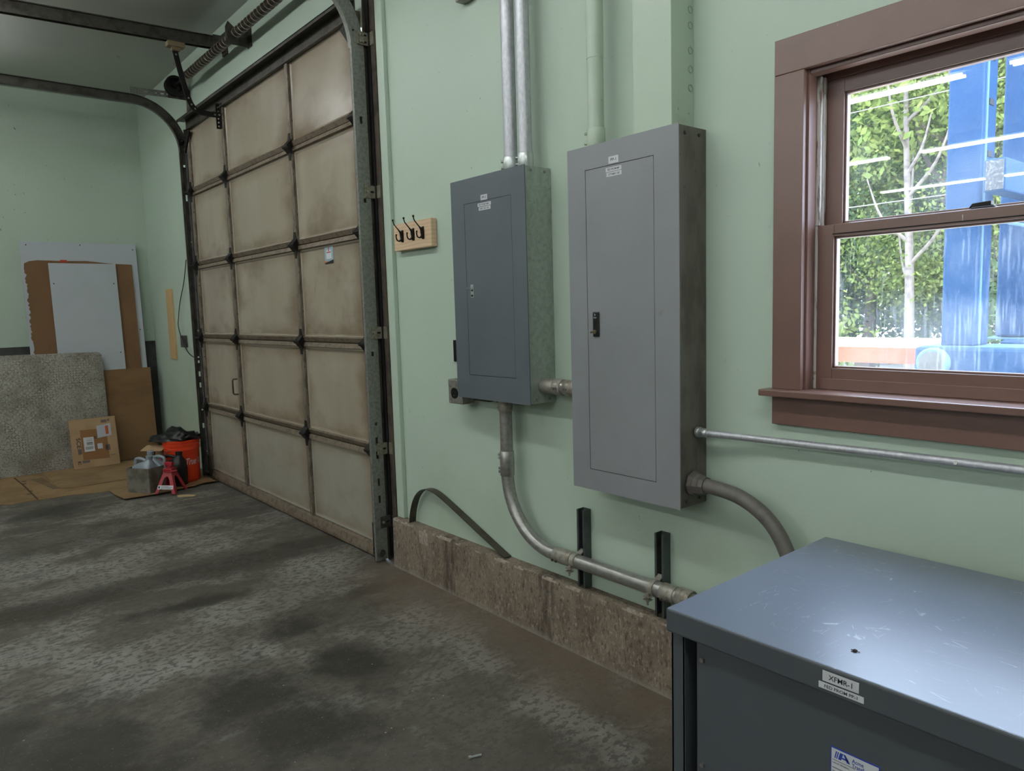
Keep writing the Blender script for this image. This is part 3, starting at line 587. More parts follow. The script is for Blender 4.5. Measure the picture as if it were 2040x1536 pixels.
b = MB(); b.sweep(ap, [(-.004, -.019), (.004, -.019), (.004, .019), (-.004, .019)], (1, 0, 0)); am = b.build('arm', m_black, t)
b = MB()
for i in (1, 14, 17, 20, 31, 34): b.cyl(ap[i]+V(.004, 0, 0), ap[i]+V(.0055, 0, 0), .007, 8)
b.each('arm_bolt', m_zincd, am)
MB().box(.312, .318, -.39, -.35, 3.30, 3.42).build('arm_link', m_clip, t)
b = MB(); b.perf((.300, -.085, 2.885), (0, 0, 1), (0, 1, 0), (1, 0, 0), .19, .036, .004, [(.02+.028*i, .006) for i in range(6)], .012); b.perf((.317, -.072, 2.885), (0, 0, 1), (1, 0, 0), (0, 1, 0), .19, .036, .004, [(.02+.028*i, .006) for i in range(6)], .012); b.build('door_bracket', m_black, t)

# ------------------------------------------------------------------ electrical panels
def cover(x0, x1, z0, z1, dx0, dx1, dz0, dz1, yf, gap, parent, mat, name='cover'):
    b = MB(); t_ = .004
    b.box(x0, dx0-gap, yf, yf+t_, z0, z1); b.box(dx1+gap, x1, yf, yf+t_, z0, z1); b.box(dx0-gap, dx1+gap, yf, yf+t_, z0, dz0-gap); b.box(dx0-gap, dx1+gap, yf, yf+t_, dz1+gap, z1)
    return b.build(name, mat, parent)
def lab(parent, s, xc, zc, w, h, y, tw, th):
    l = MB().box(xc-w/2, xc+w/2, y-.0008, y, zc-h/2, zc+h/2).build('label', m_label, parent)
    text_obj('lettering', s, th, (xc, y-.0009, zc), (1, 0, 0), (0, 0, 1), m_print, l, width=tw)
def vary_screws(b, x, y0, zs):
    for z in zs:
        for y in y0: b.cyl((x, y, z), (x+.004, y, z), .006, 8)
# PP-1
x0, x1, z0, z1, yf = 4.1754, 4.6834, .7516, 2.0204, -.152
p1 = thing('electrical_panel', (4.43, 0, z0), 'large mid-grey electrical panel with tarnished brown side, labelled PP-1', 'electrical panel', 'wall electrical panels')
MB().box(x0+.003, x1-.003, -.146, -.0005, z0+.003, z1-.003).build('cabinet', m_pp1side, p1)
dx0, dx1, dz0, dz1 = 4.268, 4.580, .833, 1.935
cover(x0, x1, z0, z1, dx0, dx1, dz0, dz1, yf, .0022, p1, m_pp1)
MB().box(dx0-.01, dx1+.01, -.1478, -.1462, dz0-.01, dz1+.01).build('door_gap', m_darkgap, p1)
pd = MB().box(dx0, dx1, yf+.0002, yf+.004, dz0, dz1).build('door', m_pp1, p1, bevel=.0008)
MB().box(4.2965, 4.327, yf-.006, yf, 1.333, 1.424).build('latch', m_blackpl, pd, bevel=.003)
b = MB(); b.cyl((4.310, yf-.006, 1.351), (4.310, yf-.011, 1.351), .0075, 16); b.build('lock_cylinder', m_brass, pd, smooth=40)
b = MB(); b.box(4.3095, 4.3105, yf-.034, yf-.011, 1.347, 1.353); b.build('key', m_brass, pd)
b = MB(); b.box(4.302, 4.317, yf-.0068, yf-.006, 1.4035, 1.4048); b.box(4.302, 4.317, yf-.0068, yf-.006, 1.4005, 1.4018); b.prism([V(4.304, yf-.0068, 1.418), V(4.314, yf-.0068, 1.413), V(4.305, yf-.0068, 1.408), V(4.308, yf-.0068, 1.413)], (0, .0008, 0)); b.build('latch_emblem', m_label, pd)
b = MB(); vary_screws(b, x1-.003, (-.115, -.04), (1.995, .775)); b.each('side_screw', m_darksteel, p1)
lab(p1, 'PP-1', 4.405, 1.953, .046, .024, yf, .026, .0105)
lab(p1, 'FED FROM MP', 4.405, 1.921, .073, .0145, yf, .056, .0068)
lab(p1, '277/480V 3Ø', 4.407, 1.904, .071, .0145, yf, .052, .0068)
# PP-3
x0, x1, z0, z1, yf = 3.4176, 3.9272, 1.0445, 2.0164, -.149
p3 = thing('electrical_panel', (3.67, 0, z0), 'slate-blue electrical panel with shiny galvanised side, labelled PP-3', 'electrical panel', 'wall electrical panels')
MB().box(x0+.004, x1-.004, -.143, -.0005, z0+.003, z1-.003).build('cabinet', m_pp3side, p3)
dx0, dx1, dz0, dz1 = 3.517, 3.838, 1.153, 1.908
cover(x0, x1, z0, z1, dx0, dx1, dz0, dz1, yf, .0018, p3, m_pp3)
MB().box(dx0-.01, dx1+.01, -.1447, -.1432, dz0-.01, dz1+.01).build('door_gap', m_darkgap, p3)
pd = MB().box(dx0, dx1, yf+.0002, yf+.004, dz0, dz1).build('door', m_pp3, p3, bevel=.0006)
b = MB(); b.box(3.545, 3.566, yf-.0015, yf, 1.498, 1.556); lt_ = b.build('latch', m_zinc, pd, bevel=.001)
b = MB(); b.box(3.548, 3.563, yf-.0022, yf-.0014, 1.502, 1.511); b.box(3.549, 3.562, yf-.0022, yf-.0014, 1.526, 1.535); b.each('latch_slot', m_darkgap, pd)
b = MB(); b.cyl((3.556, yf-.001, 1.54), (3.556, yf-.006, 1.54), .007, 12); b.box(3.5555, 3.5565, yf-.03, yf-.005, 1.536, 1.543); b.build('key', m_zinc, pd)
b = MB(); vary_screws(b, x1-.004, (-.112, -.035), (1.998, 1.064)); b.each('side_screw', m_screw, p3)
lab(p3, 'PP-3', 3.661, 1.922, .046, .023, yf, .027, .0105)
lab(p3, 'FED FROM XFMR-1', 3.662, 1.893, .092, .0145, yf, .074, .0068)
lab(p3, '208Y/ 3Ø 120V', 3.664, 1.876, .082, .0145, yf, .064, .0068)

# ------------------------------------------------------------------ conduits
def collar(b, p, ax, r, L_):
    p = Vector(p); a = V(*ax); b.tube([p-a*L_/2, p-a*L_/2+a*.002, p+a*L_/2-a*.002, p+a*L_/2], [r-.0015, r, r, r-.0015], 20)
def screws(parent, pts, d, mat=None):
    b = MB()
    for p in pts: b.cyl(Vector(p), Vector(p)+Vector(d), .0055, 8)
    return b.each('set_screw', mat or m_screw, parent)
for x, lb in ((3.759, 'galvanised conduit rising from the slate panel, next to the coat hooks'), (3.853, 'galvanised conduit rising from the slate panel, next to the green painted pipe')):
    t = thing('conduit', (x, -.075, 2.0164), lb, 'conduit', 'vertical conduits above the panels')
    MB().cyl((x, -.075, 2.02), (x, -.075, ZC-.002), .0285, 24).build('pipe', m_galv, t, smooth=40)
    b = MB(); collar(b, (x, -.075, 2.048), (0, 0, 1), .0325, .062); b.build('connector', m_zinc, t, smooth=40)
    screws(t, [(x-.022, -.096, 2.062), (x-.022, -.096, 2.036)], (-.008, -.008, 0))
x = 4.252
t = thing('painted_conduit', (x, -.075, 2.0204), 'green painted conduit rising from the large grey panel', 'conduit', 'vertical conduits above the panels')
MB().cyl((x, -.075, 2.03), (x, -.075, 2.345), .030, 24).build('pipe', m_duct, t, smooth=40)
MB().cyl((x, -.075, 2.345), (x, -.075, ZC-.002), .0315, 24).build('coupled_pipe', m_duct, t, smooth=40)
b = MB(); collar(b, (x, -.075, 2.06), (0, 0, 1), .034, .075); b.build('connector', m_duct, t, smooth=40)
screws(t, [(x-.023, -.097, 2.080), (x-.023, -.097, 2.045)], (-.008, -.008, 0), m_duct)
t = thing('wireway_duct', (4.55, -.06, 2.03), 'square green painted metal duct dropping into the large grey panel', 'duct')
MB().box(4.470, 4.632, -.12, -.0005, 2.026, ZC-.002).build('casing', m_duct, t, bevel=.002)
b = MB()
for z in (2.16, 2.22, 2.28, 2.36, 2.41, 2.52, 2.6, 2.7): b.tube(arc((4.6335, -.02, z), .011, 0, 2*PI, 16, (1, 2)), .0012, 4, cap=False)
b.each('knockout', mk('knockout_rim', C(150, 162, 138), rough=.5), t)
# nipple between the panels
t = thing('conduit_nipple', (4.05, -.07, 1.08), 'short fat conduit with couplings joining the two electrical panels', 'conduit')
MB().cyl((3.9235, -.07, 1.12), (4.178, -.07, 1.12), .030, 24).build('pipe', m_galvd, t, smooth=40)
b = MB(); collar(b, (3.965, -.07, 1.12), (1, 0, 0), .0315, .07); collar(b, (4.024, -.07, 1.12), (1, 0, 0), .034, .045); collar(b, (4.095, -.07, 1.12), (1, 0, 0), .034, .06); b.build('coupling', m_zincd, t, smooth=40)
screws(t, [(4.018, -.1035, 1.118), (4.032, -.1035, 1.118), (4.075, -.1035, 1.118), (4.09, -.1035, 1.118)], (0, -.004, 0))
# conduit from slate panel bending along the wall
t = thing('bent_conduit', (3.68, -.072, .37), 'dusty conduit bending from under the slate panel along the wall', 'conduit')
xv, zh, R = 3.672, .408, .30
path = [V(xv, -.074, 1.045), V(xv, -.074, zh+R)] + [V(xv+R-R*math.cos(a), -.074, zh+R-R*math.sin(a)) for a in [PI/2*i/14 for i in range(1, 15)]] + [V(4.07, -.073, zh)]
MB().tube(path, .0285, 24).build('elbow', m_galvd, t, smooth=40)
MB().cyl((4.06, -.073, zh), (4.66, -.073, zh), .0285, 24).build('pipe', m_galvd, t, smooth=40)
b = MB(); collar(b, (xv, -.074, 1.018), (0, 0, 1), .033, .052); b.build('connector', m_zincd, t, smooth=40)
b = MB(); collar(b, (xv, -.074, .755), (0, 0, 1), .0325, .112); b.build('coupling', m_galvd, t, smooth=40)
screws(t, [(xv-.0215, -.0945, z) for z in (.795, .778, .732, .716, 1.035, 1.012)], (-.007, -.007, 0))
b = MB(); collar(b, (4.03, -.073, zh), (1, 0, 0), .0325, .10); b.build('coupling', m_zincd, t, smooth=40)
b = MB(); collar(b, (4.575, -.073, zh), (1, 0, 0), .0325, .06); collar(b, (4.645, -.073, zh), (1, 0, 0), .035, .055); b.build('coupling', m_zincd, t, smooth=40)
screws(t, [(3.99, -.103, zh-.014), (4.012, -.104, zh-.014), (4.56, -.104, zh-.016), (4.585, -.104, zh-.016)], (0, -.006, -.003), m_darksteel)
MB().tube(smoothpath([(4.66, -.073, zh), (4.80, -.073, zh+.002), (4.95, -.075, zh-.03), (5.12, -.10, zh-.1), (5.21, -.17, zh-.14), (5.26, -.26, zh-.15)], 5), .026, 18).build('flexible_tail', m_flex, t, smooth=50)
# strut channels with pipe clamps
for i, (xc, zt, lb) in enumerate(((4.096, .615, 'dark upright strut channel clamping the conduit, nearer the slate panel'), (4.502, .604, 'dark upright strut channel clamping the conduit, beside the transformer'))):
    t = thing('strut_channel', (xc, -.02, .284), lb, 'strut channel', 'strut channels on the wall')
    h = .0207; prof = [(-h, 0), (h, 0), (h, -.041), (h-.009, -.041), (h-.009, -.034), (h-.0065, -.034), (h-.0065, -.0385), (h-.0026, -.0385), (h-.0026, -.0026), (-h+.0026, -.0026), (-h+.0026, -.0385), (-h+.0065, -.0385), (-h+.0065, -.034), (-h+.009, -.034), (-h+.009, -.041), (-h, -.041)]
    MB().prism([V(xc+a, bb-.0005, .286) for a, bb in prof], (0, 0, zt-.286)).build('channel', m_strut, t)
    b = MB(); ring = [V(xc, -.073+.0315*math.cos(a), zh+.0315*math.sin(a)) for a in [PI*.62-2*PI*.62*k/18+PI for k in range(19)]]
    ring = [V(xc, -.030, zh+.04)] + [V(xc, -.073+.0312*math.cos(a), zh+.0312*math.sin(a)) for a in [PI*.30+PI*1.4*k/18 for k in range(19)]] + [V(xc, -.030, zh-.04)]
    b.sweep(ring, [(-.013, 0), (.013, 0), (.013, .003), (-.013, .003)], (1, 0, 0)); cl = b.build('pipe_clamp', m_zincd, t, smooth=40)
    b = MB(); b.box(xc-.014, xc+.014, -.118, -.098, zh-.026, zh-.022); b.box(xc-.014, xc+.014, -.118, -.098, zh-.037, zh-.033); b.cyl((xc, -.110, zh-.055), (xc, -.110, zh-.010), .004, 8); b.cyl((xc, -.110, zh-.022), (xc, -.110, zh-.014), .008, 6); b.build('clamp_bolt', m_zincd, cl)
# thin conduit below window
t = thing('thin_conduit', (5.6, -.035, 1.0), 'thin galvanised conduit running under the brown window', 'conduit')
MB().tube(smoothpath([(4.683, -.060, 1.008), (4.74, -.058, 1.008), (4.82, -.047, 1.007), (4.90, -.035, 1.006), (5.1, -.030, 1.007), (5.6, -.030, 1.013), (7.2, -.030, 1.02)], 6), .0118, 16).build('pipe', m_galv, t, smooth=50)
b = MB(); collar(b, (4.692, -.060, 1.008), (1, 0, 0), .0185, .014); collar(b, (4.712, -.060, 1.008), (1, 0, 0), .0155, .03); b.build('connector', m_zinc, t, smooth=40)
screws(t, [(4.712, -.0755, 1.008), (5.478, -.041, 1.012)], (0, -.004, .001))
# fat flexible conduit into the transformer
t = thing('flexible_conduit', (4.9, -.08, .55), 'fat grey conduit curving from the large panel down behind the transformer', 'conduit')
MB().tube(smoothpath([(4.69, -.08, .832), (4.76, -.08, .831), (4.86, -.08, .818), (4.95, -.08, .775), (5.01, -.08, .71), (5.05, -.082, .62), (5.075, -.09, .5), (5.11, -.12, .36), (5.19, -.19, .28), (5.26, -.24, .27)], 6), .0245, 20).build('hose', m_flex, t, smooth=50)
b = MB(); b.lathe((4.683, -.08, .832), [(0, .001), (.044, .001), (.044, .016), (.036, .018), (.036, .036), (.031, .038), (.031, .055), (0, .055)], 8, 'x', cap=False); b.build('connector', m_flex, t, bevel=.001)

# ------------------------------------------------------------------ transformer
tx0, tx1, tyf, tyb, tz = 5.1976, 6.15, -.883, -.1716, .7826
xf = thing('transformer', (5.67, -.52, 0), 'dark grey steel transformer cabinet with scratched flat top, labelled XFMR-1', 'transformer')
b = MB(); b.box(tx0, tx1, tyf, tyb, tz-.003, tz); b.box(tx0, tx1, tyf, tyf+.003, tz-.0535, tz-.003); b.box(tx0, tx1, tyb-.003, tyb, tz-.0535, tz-.003); b.box(tx0, tx0+.003, tyf+.003, tyb-.003, tz-.0535, tz-.003); b.box(tx1-.003, tx1, tyf+.003, tyb-.003, tz-.0535, tz-.003)
b = MB(); b.box(tx0, tx1, tyf, tyb, tz-.0535, tz); top = b.build('top_cover', [m_xftop, m_xf], xf, bevel=.005, seg=3)
for p in top.data.polygons: p.material_index = 0 if p.normal.z > .5 else 1
bf = tyf+.012
b = MB(); b.box(tx0+.006, tx0+.042, bf, bf+.012, 0, tz-.0535); b.box(tx0+.006, tx0+.012, bf, tyb-.012, 0, tz-.0535); b.box(tx0+.036, tx0+.042, bf, bf+.05, 0, tz-.0535); b.box(tx1-.042, tx1-.006, bf, bf+.012, 0, tz-.0535); b.box(tx1-.012, tx1-.006, bf, tyb-.012, 0, tz-.0535); b.box(tx0+.006, tx1-.006, tyb-.018, tyb-.012, 0, tz-.0535); b.build('frame', m_xf, xf, bevel=.001)
MB().box(tx0+.042, tx1-.042, bf+.042, bf+.046, .02, tz-.0535).build('inner_wall', m_darkgap, xf)
fp = MB().box(tx0+.067, tx1-.067, bf+.008, bf+.041, .05, tz-.0535).build('front_panel', m_xf, xf, bevel=.002)
b = MB()
for x_ in (tx0+.083, tx1-.083):
    for z_ in (.686, .447, .2): b.cyl((x_, bf+.008, z_), (x_, bf+.002, z_), .0055, 6)
b.each('panel_bolt', m_screw, fp)
def slab(parent, pts_c, s, w, h, tw, th):
    xc, zc = pts_c
    l = MB().box(xc-w/2, xc+w/2, tyf-.0008, tyf, zc-h/2, zc+h/2).build('label', m_label, parent); text_obj('lettering', s, th, (xc, tyf-.0009, zc), (1, 0, 0), (0, 0, 1), m_print, l, width=tw)
slab(xf, (5.588, .7640), 'XFMR-1', .066, .0195, .043, .0098)
slab(xf, (5.589, .7450), 'FED FROM PP-1', .082, .0118, .060, .0062)
nx0, nx1, nz0, nz1, ny = 5.563, 5.652, .505, .623, bf+.008
npl = MB().box(nx0, nx1, ny-.001, ny, nz0, nz1).build('nameplate', m_blueink, fp)
MB().box(nx0+.002, nx1-.002, ny-.0015, ny-.001, nz0+.002, nz1-.0025).build('nameplate_face', m_label, fp)
b = MB(); y_ = ny-.0018
def par(xa, xb, za, zb, sk): b.add([V(xa-sk, y_, za), V(xb-sk, y_, za), V(xb, y_, zb), V(xa, y_, zb)], [(0, 1, 2, 3)])
par(nx0+.0105, nx0+.0125, nz1-.020, nz1-.006, .003); par(nx0+.014, nx0+.016, nz1-.020, nz1-.006, .003)
b.add([V(nx0+.0145, y_, nz1-.020), V(nx0+.020, y_, nz1-.020), V(nx0+.024, y_, nz1-.006), V(nx0+.018, y_, nz1-.006)], [(0, 1, 2, 3)])
b.add([V(nx0+.024, y_, nz1-.006), V(nx0+.028, y_, nz1-.006), V(nx0+.037, y_, nz1-.020), V(nx0+.031, y_, nz1-.020)], [(0, 1, 2, 3)]); b.add([V(nx0+.022, y_, nz1-.0135), V(nx0+.033, y_, nz1-.0135), V(nx0+.034, y_, nz1-.0165), V(nx0+.021, y_, nz1-.0165)], [(0, 1, 2, 3)])
b.build('nameplate_logo', m_blueink, fp)
text_obj('nameplate_lettering', 'Acme', .0075, (nx0+.040, y_, nz1-.0105), (1, 0, 0), (0, 0, 1), m_blueink, fp, width=.021, center=False)
text_obj('nameplate_lettering', 'Transformer', .0075, (nx0+.040, y_, nz1-.0195), (1, 0, 0), (0, 0, 1), m_blueink, fp, width=.044, center=False)
text_obj('nameplate_lettering', 'LARGE GENERAL', .0028, (nx0+.004, y_, nz1-.0295), (1, 0, 0), (0, 0, 1), m_print, fp, width=.032, center=False)
b = MB(); b.box(nx0+.004, nx0+.046, y_, y_+.0003, nz1-.0248, nz1-.0238)
for k in range(8): b.box(nx0+.004, nx1-.01-(k % 3)*.014, y_, y_+.0003, nz1-.040-k*.007, nz1-.0385-k*.007)
b.build('nameplate_lines', m_labgrey, fp)
b = MB(); b.lathe((5.570, -.790, tz), [(0, 0), (.004, .0), (.0045, .002), (.002, .0045), (0, .005)], 8, cap=False)
for a in (.3, 1.4, 2.8, 4.2): b.cyl((5.570, -.79, tz+.002), (5.570+.009*math.cos(a), -.79+.007*math.sin(a), tz+.0008), .0007, 4)
tag(b.build('dead_insect', flat('insect_dark', C(44, 30, 28), .6)), 'tiny dark dead insect lying on the grey transformer top', 'insect')

# ------------------------------------------------------------------ window
wn = struct(empty('window_1', (5.49, 0, 1.15)), 'brown painted double-hung window in the green wall', 'window')
cx0, ci = 4.940, 5.035; cxr, cir = 6.046, 5.944
MB().box(cx0, ci, -.021, -.0005, 1.1705, 2.118).build('side_casing', m_brown, wn, bevel=.002)
MB().box(cir, cxr, -.021, -.0005, 1.1705, 2.118).build('side_casing', m_brown, wn, bevel=.002)
MB().box(cx0, cxr, -.021, -.0005, 2.1185, 2.221).build('head_casing', m_brown, wn, bevel=.002)
b = MB(); b.box(cx0-.022, cxr+.022, -.065, -.0005, 1.1505, 1.1705); b.box(WX0, WX1, -.002, .14, 1.1505, 1.1705); b.build('stool', m_brown, wn, bevel=.003)
MB().box(cx0, cxr, -.020, -.0005, 1.058, 1.150).build('apron', m_brown, wn, bevel=.002)
jt = 2.118
b = MB(); b.box(WX0, WX0+.004, .0, .195, 1.1705, jt); b.box(WX0, WX0+.008, -.001, .044, 1.1705, jt); b.build('jamb', m_brown, wn)
b = MB(); b.box(WX1-.004, WX1, .0, .195, 1.1705, jt); b.box(WX1-.008, WX1, -.001, .044, 1.1705, jt); b.build('jamb', m_brown, wn)
b = MB(); b.box(WX0, WX1, .0, .195, jt, WZ1); b.box(WX0, WX1, .004, .042, jt-.014, jt); b.box(WX0, WX1, .078, .084, jt-.022, jt); b.build('head_jamb', m_brown, wn, bevel=.002)
for xa, xb in ((WX0+.004, WX0+.020), (WX1-.020, WX1-.004)):
    b = MB(); b.box(xa, xb, .046, .056, 1.668, jt-.014); b.box(xa, xb-.006 if xa < 5.5 else xb, .056, .066, 1.668, jt-.014); b.box(xa, xb, .066, .082, 1.668, jt-.014); b.box(xa, xa+.011, .0485, .056, 1.171, 1.668) if xa < 5.5 else b.box(xb-.011, xb, .0485, .056, 1.171, 1.668); b.build('sash_track', m_whitetrack, wn, bevel=.0015)
def sash(name, xa, xb, za, zb, ya, yb, sw, tr, br, glass):
    b = MB(); b.box(xa, xa+sw, ya, yb, za, zb); b.box(xb-sw, xb, ya, yb, za, zb); b.box(xa+sw, xb-sw, ya, yb, zb-tr, zb); b.box(xa+sw, xb-sw, ya, yb, za, za+br)
    ym = (ya+yb)/2
    for q in ((xa+sw, xa+sw+.006, za+br, zb-tr), (xb-sw-.006, xb-sw, za+br, zb-tr), (xa+sw, xb-sw, zb-tr-.006, zb-tr), (xa+sw, xb-sw, za+br, za+br+.006)): b.box(q[0], q[1], ya+.008, yb-.004, q[2], q[3])
    o = b.build(name, m_brown, wn, bevel=.0015)
    MB().box(xa+sw-.004, xb-sw+.004, ym-.001, ym+.001, za+br-.004, zb-tr+.004).build('pane', glass, o)
    return o
us = sash('upper_sash', WX0+.012, WX1-.008, 1.632, jt-.008, .086, .118, .058, .056, .040, m_glassu)
ls = sash('lower_sash', WX0+.014, WX1-.010, 1.1707, 1.667, .048, .082, .050, .036, .066, m_glassl)
MB().box(WX0+.03, WX1-.03, .044, .048, 1.171, 1.205).build('bottom_lift', m_brown, ls, bevel=.0015)
MB().box(WX0+.06, WX1-.06, .0465, .048, 1.637, 1.640).build('rail_groove', m_darkgap, ls)
lx = 5.487; b = MB(); b.loft([[V(lx-.032, .052, 1.667), V(lx+.032, .052, 1.667), V(lx+.032, .08, 1.667), V(lx-.032, .08, 1.667)], [V(lx-.024, .056, 1.673), V(lx+.024, .056, 1.673), V(lx+.024, .076, 1.673), V(lx-.024, .076, 1.673)]])
b.prism([V(lx-.038, .07, 1.673), V(lx-.030, .07, 1.684), V(lx+.014, .07, 1.687), V(lx+.014, .07, 1.676)], (0, .022, 0)); b.build('sash_lock', m_black, ls, bevel=.001)
b = MB(); b.box(lx-.044, lx-.0415, .0462, .0482, 1.640, 1.656); b.build('paint_chip', m_whitetrack, ls)

# ------------------------------------------------------------------ small wall things
t = thing('coat_hook_rack', (2.9, -.02, 1.765), 'pale wooden board with three black coat hooks', 'coat rack')
MB().box(2.725, 3.082, -.038, -.0005, 1.7665, 1.9075).build('board', m_pine, t, bevel=.005, seg=3)
for i, x in enumerate((2.815, 2.921, 3.012)):
    b = MB(); z = 1.842
    b.loft([[V(x-.009, -.038, z-.034), V(x+.009, -.038, z-.034), V(x+.009, -.044, z-.030), V(x-.009, -.044, z-.030)], [V(x-.011, -.038, z), V(x+.011, -.038, z), V(x+.011, -.050, z), V(x-.011, -.050, z)], [V(x-.008, -.038, z+.030), V(x+.008, -.038, z+.030), V(x+.007, -.045, z+.027), V(x-.007, -.045, z+.027)]])
    pth = smoothpath([(x, -.044, z-.016), (x, -.050, z+.012), (x, -.060, z+.026), (x, -.077, z+.044), (x, -.089, z+.058), (x, -.094, z+.074)], 5)
    b.tube(pth, [.0085-.0055*min(1, k/12) for k in range(len(pth))], 10); b.lathe((x, -.094, z+.077), [(0, -.006), (.0045, -.004), (.006, 0), (.0045, .004), (0, .006)], 10, cap=False)
    pth = smoothpath([(x, -.044, z-.012), (x, -.052, z-.024), (x, -.064, z-.028), (x, -.074, z-.022), (x, -.078, z-.008), (x, -.077, z+.001)], 5)
    b.tube(pth, [.008-.0045*min(1, k/10) for k in range(len(pth))], 10); b.lathe((x, -.077, z+.003), [(0, -.005), (.004, -.003), (.005, 0), (.004, .003), (0, .005)], 10, cap=False)
    h = b.build('hook', m_hook, t, smooth=50)
    b = MB(); b.cyl((x, -.049, z+.002), (x, -.053, z+.002), .0035, 8); b.build('screw', m_zinc, h)
t = thing('outlet_box', (3.33, -.05, .995), 'grey steel outlet box with round black twist-lock socket', 'outlet')
MB().box(3.272, 3.385, -.102, -.03, .998, 1.115).build('box', m_boxgrey, t, bevel=.004)
MB().box(3.30, 3.50, -.03, -.0005, 1.012, 1.075).build('back_box', m_darksteel, t, bevel=.003)
b = MB(); b.cyl((3.326, -.102, 1.05), (3.326, -.107, 1.05), .026, 24); so = b.build('socket', m_blackpl, t, smooth=40)
b = MB()
for a in (.5, 2.6, 4.7): b.obox((3.326+.012*math.cos(a), -.1075, 1.05+.012*math.sin(a)), (math.cos(a), 0, math.sin(a)), (-math.sin(a), 0, math.cos(a)), (0, 1, 0), .0015, .006, .0006)
b.each('socket_slot', m_darksteel, so)
b = MB()
for dx, dz in ((-.036, .04), (.036, .04), (-.036, -.045), (.04, -.045), (.028, -.032)): b.cyl((3.326+dx, -.102, 1.055+dz), (3.326+dx, -.104, 1.055+dz), .003, 8)
b.each('screw', m_zinc, t)
tag(MB().box(3.198, 3.275, -.012, -.0005, 1.190, 1.298).build('wall_plate', m_blackpl, bevel=.003), 'black wall plate half hidden behind the slate panel', 'wall plate')
tag(MB().box(3.37, 3.455, -.05, -.0005, 2.832, 2.95).build('junction_box', m_boxgrey, bevel=.004), 'small grey junction box high on the wall above the hooks', 'junction box')
sp = smoothpath([(2.772, -.029, .2845), (2.788, -.029, .355), (2.83, -.029, .435), (2.895, -.029, .487), (2.965, -.029, .503), (3.035, -.029, .495), (3.12, -.029, .468), (3.24, -.029, .424), (3.42, -.029, .356), (3.60, -.029, .2895)], 7)
b = MB(); b.sweep(sp, [(-.021, -.0016), (.021, -.0016), (.021, .0016), (-.021, .0016)], (0, 1, 0)); tag(b.build('steel_strap', m_strap, smooth=40), 'bent flat steel strap arching over the concrete curb', 'strap')
tag(MB().box(-1.762, -1.572, -.02, -.0005, 1.036, 1.737).build('wood_strip', m_pine2, bevel=.003), 'pale bare wooden strip fixed upright on the green wall', 'wood strip')
t = thing('switch_box', (-1.265, -.02, 1.16), 'small dark wall box with thin cable beside the door track', 'switch box')
MB().box(-1.322, -1.207, -.035, -.0005, 1.164, 1.278).build('box', m_darksteel, t, bevel=.004)
MB().tube(smoothpath([(-1.0, -.02, 1.98), (-1.12, -.02, 1.78), (-1.27, -.02, 1.62), (-1.35, -.025, 1.47), (-1.33, -.04, 1.36), (-1.20, -.045, 1.22), (-1.05, -.04, 1.11), (-.80, -.03, 1.06), (-.70, -.03, 1.055)], 6), .0045, 6).build('cable', m_cable, t, smooth=60)

# ------------------------------------------------------------------ things leaning on the end wall
def lean(name, ya, yb, xb, xt, zt, th, mat, label, cat, z0=.004, ybot=None, edge=None, poly=None, group=None):
    """flat sheet leaning on the end wall; returns object and a mapper (y, height along sheet) -> point"""
    Lg = math.hypot(zt-z0, xt-xb); d = V(xt-xb, 0, zt-z0)/Lg; n = V(d.z, 0, -d.x); o = V(xb, 0, z0)
    mp = lambda y, s, off=0.0: o + V(0, y, 0) + d*s*Lg + n*off
    P = poly or [(ya, 0), (yb, 0), (yb, 1), (ya, 1)]
    b = MB(); b.loft([[mp(y, s) for y, s in P], [mp(y, s, th) for y, s in P]])
    ob = b.build(name, mat); tag(ob, label, cat, group); return ob, mp, d, n
ob, mp, d_, n_ = lean('white_board', -1.155, -.128, -2.205, -2.340, 2.226, .010, m_wboard, 'tallest white board leaning against the green end wall', 'board')
b = MB()
for y, s in ((-1.10, .985), (-.64, .99), (-.16, .975), (-.16, .60)):
    c = mp(y, s, .0101); b.cyl(c, c+n_*.001, .006, 8)
b.each('screw_hole', m_darkgap, ob)
MB().obox(mp(-.1275, .5, .005), d_, (0, 1, 0), n_, 1.11, .001, .0055).build('dark_edge', m_edge, ob)
rr = random.Random(5); poly = [(-1.16, 0), (-.185, 0), (-.185, .985)]
tp = [(-.185, .986), (-.36, .988), (-.60, 1.0), (-.78, .998), (-1.02, 1.0), (-1.09, .995)]; poly += tp[1:]
poly += [(-1.118-.020*rr.random(), .985-k*.009) for k in range(60)]
poly += [(-1.13, 0)]; poly = poly[1:]
ob, mp, d_, n_ = lean('cardboard_sheet', 0, 0, -2.180, -2.318, 2.045, .012, m_cardd, 'big torn brown cardboard sheet leaning in front of the tall white board', 'cardboard', poly=poly)
MB().obox(mp(-.80, .997, .0135), d_, (0, 1, 0), n_, .012, .03, .001).build('red_tape', flat('red_tape', C(190, 60, 40), .5), ob)
ob, mp, d_, n_ = lean('white_sheet', -.935, -.342, -2.150, -2.297, 2.018, .010, m_wboard, 'shorter white panel leaning in front of the brown cardboard sheet', 'board')
b = MB()
for y, s in ((-.905, .90), (-.375, .90), (-.375, .55)):
    c = mp(y, s, .0101); b.cyl(c, c+n_*.001, .006, 8)
b.each('screw_hole', m_darkgap, ob)
lean('cardboard_offcut', -.95, -.118, -2.115, -2.186, .940, .010, m_card, 'plain brown cardboard panel leaning behind the tread plate', 'cardboard')
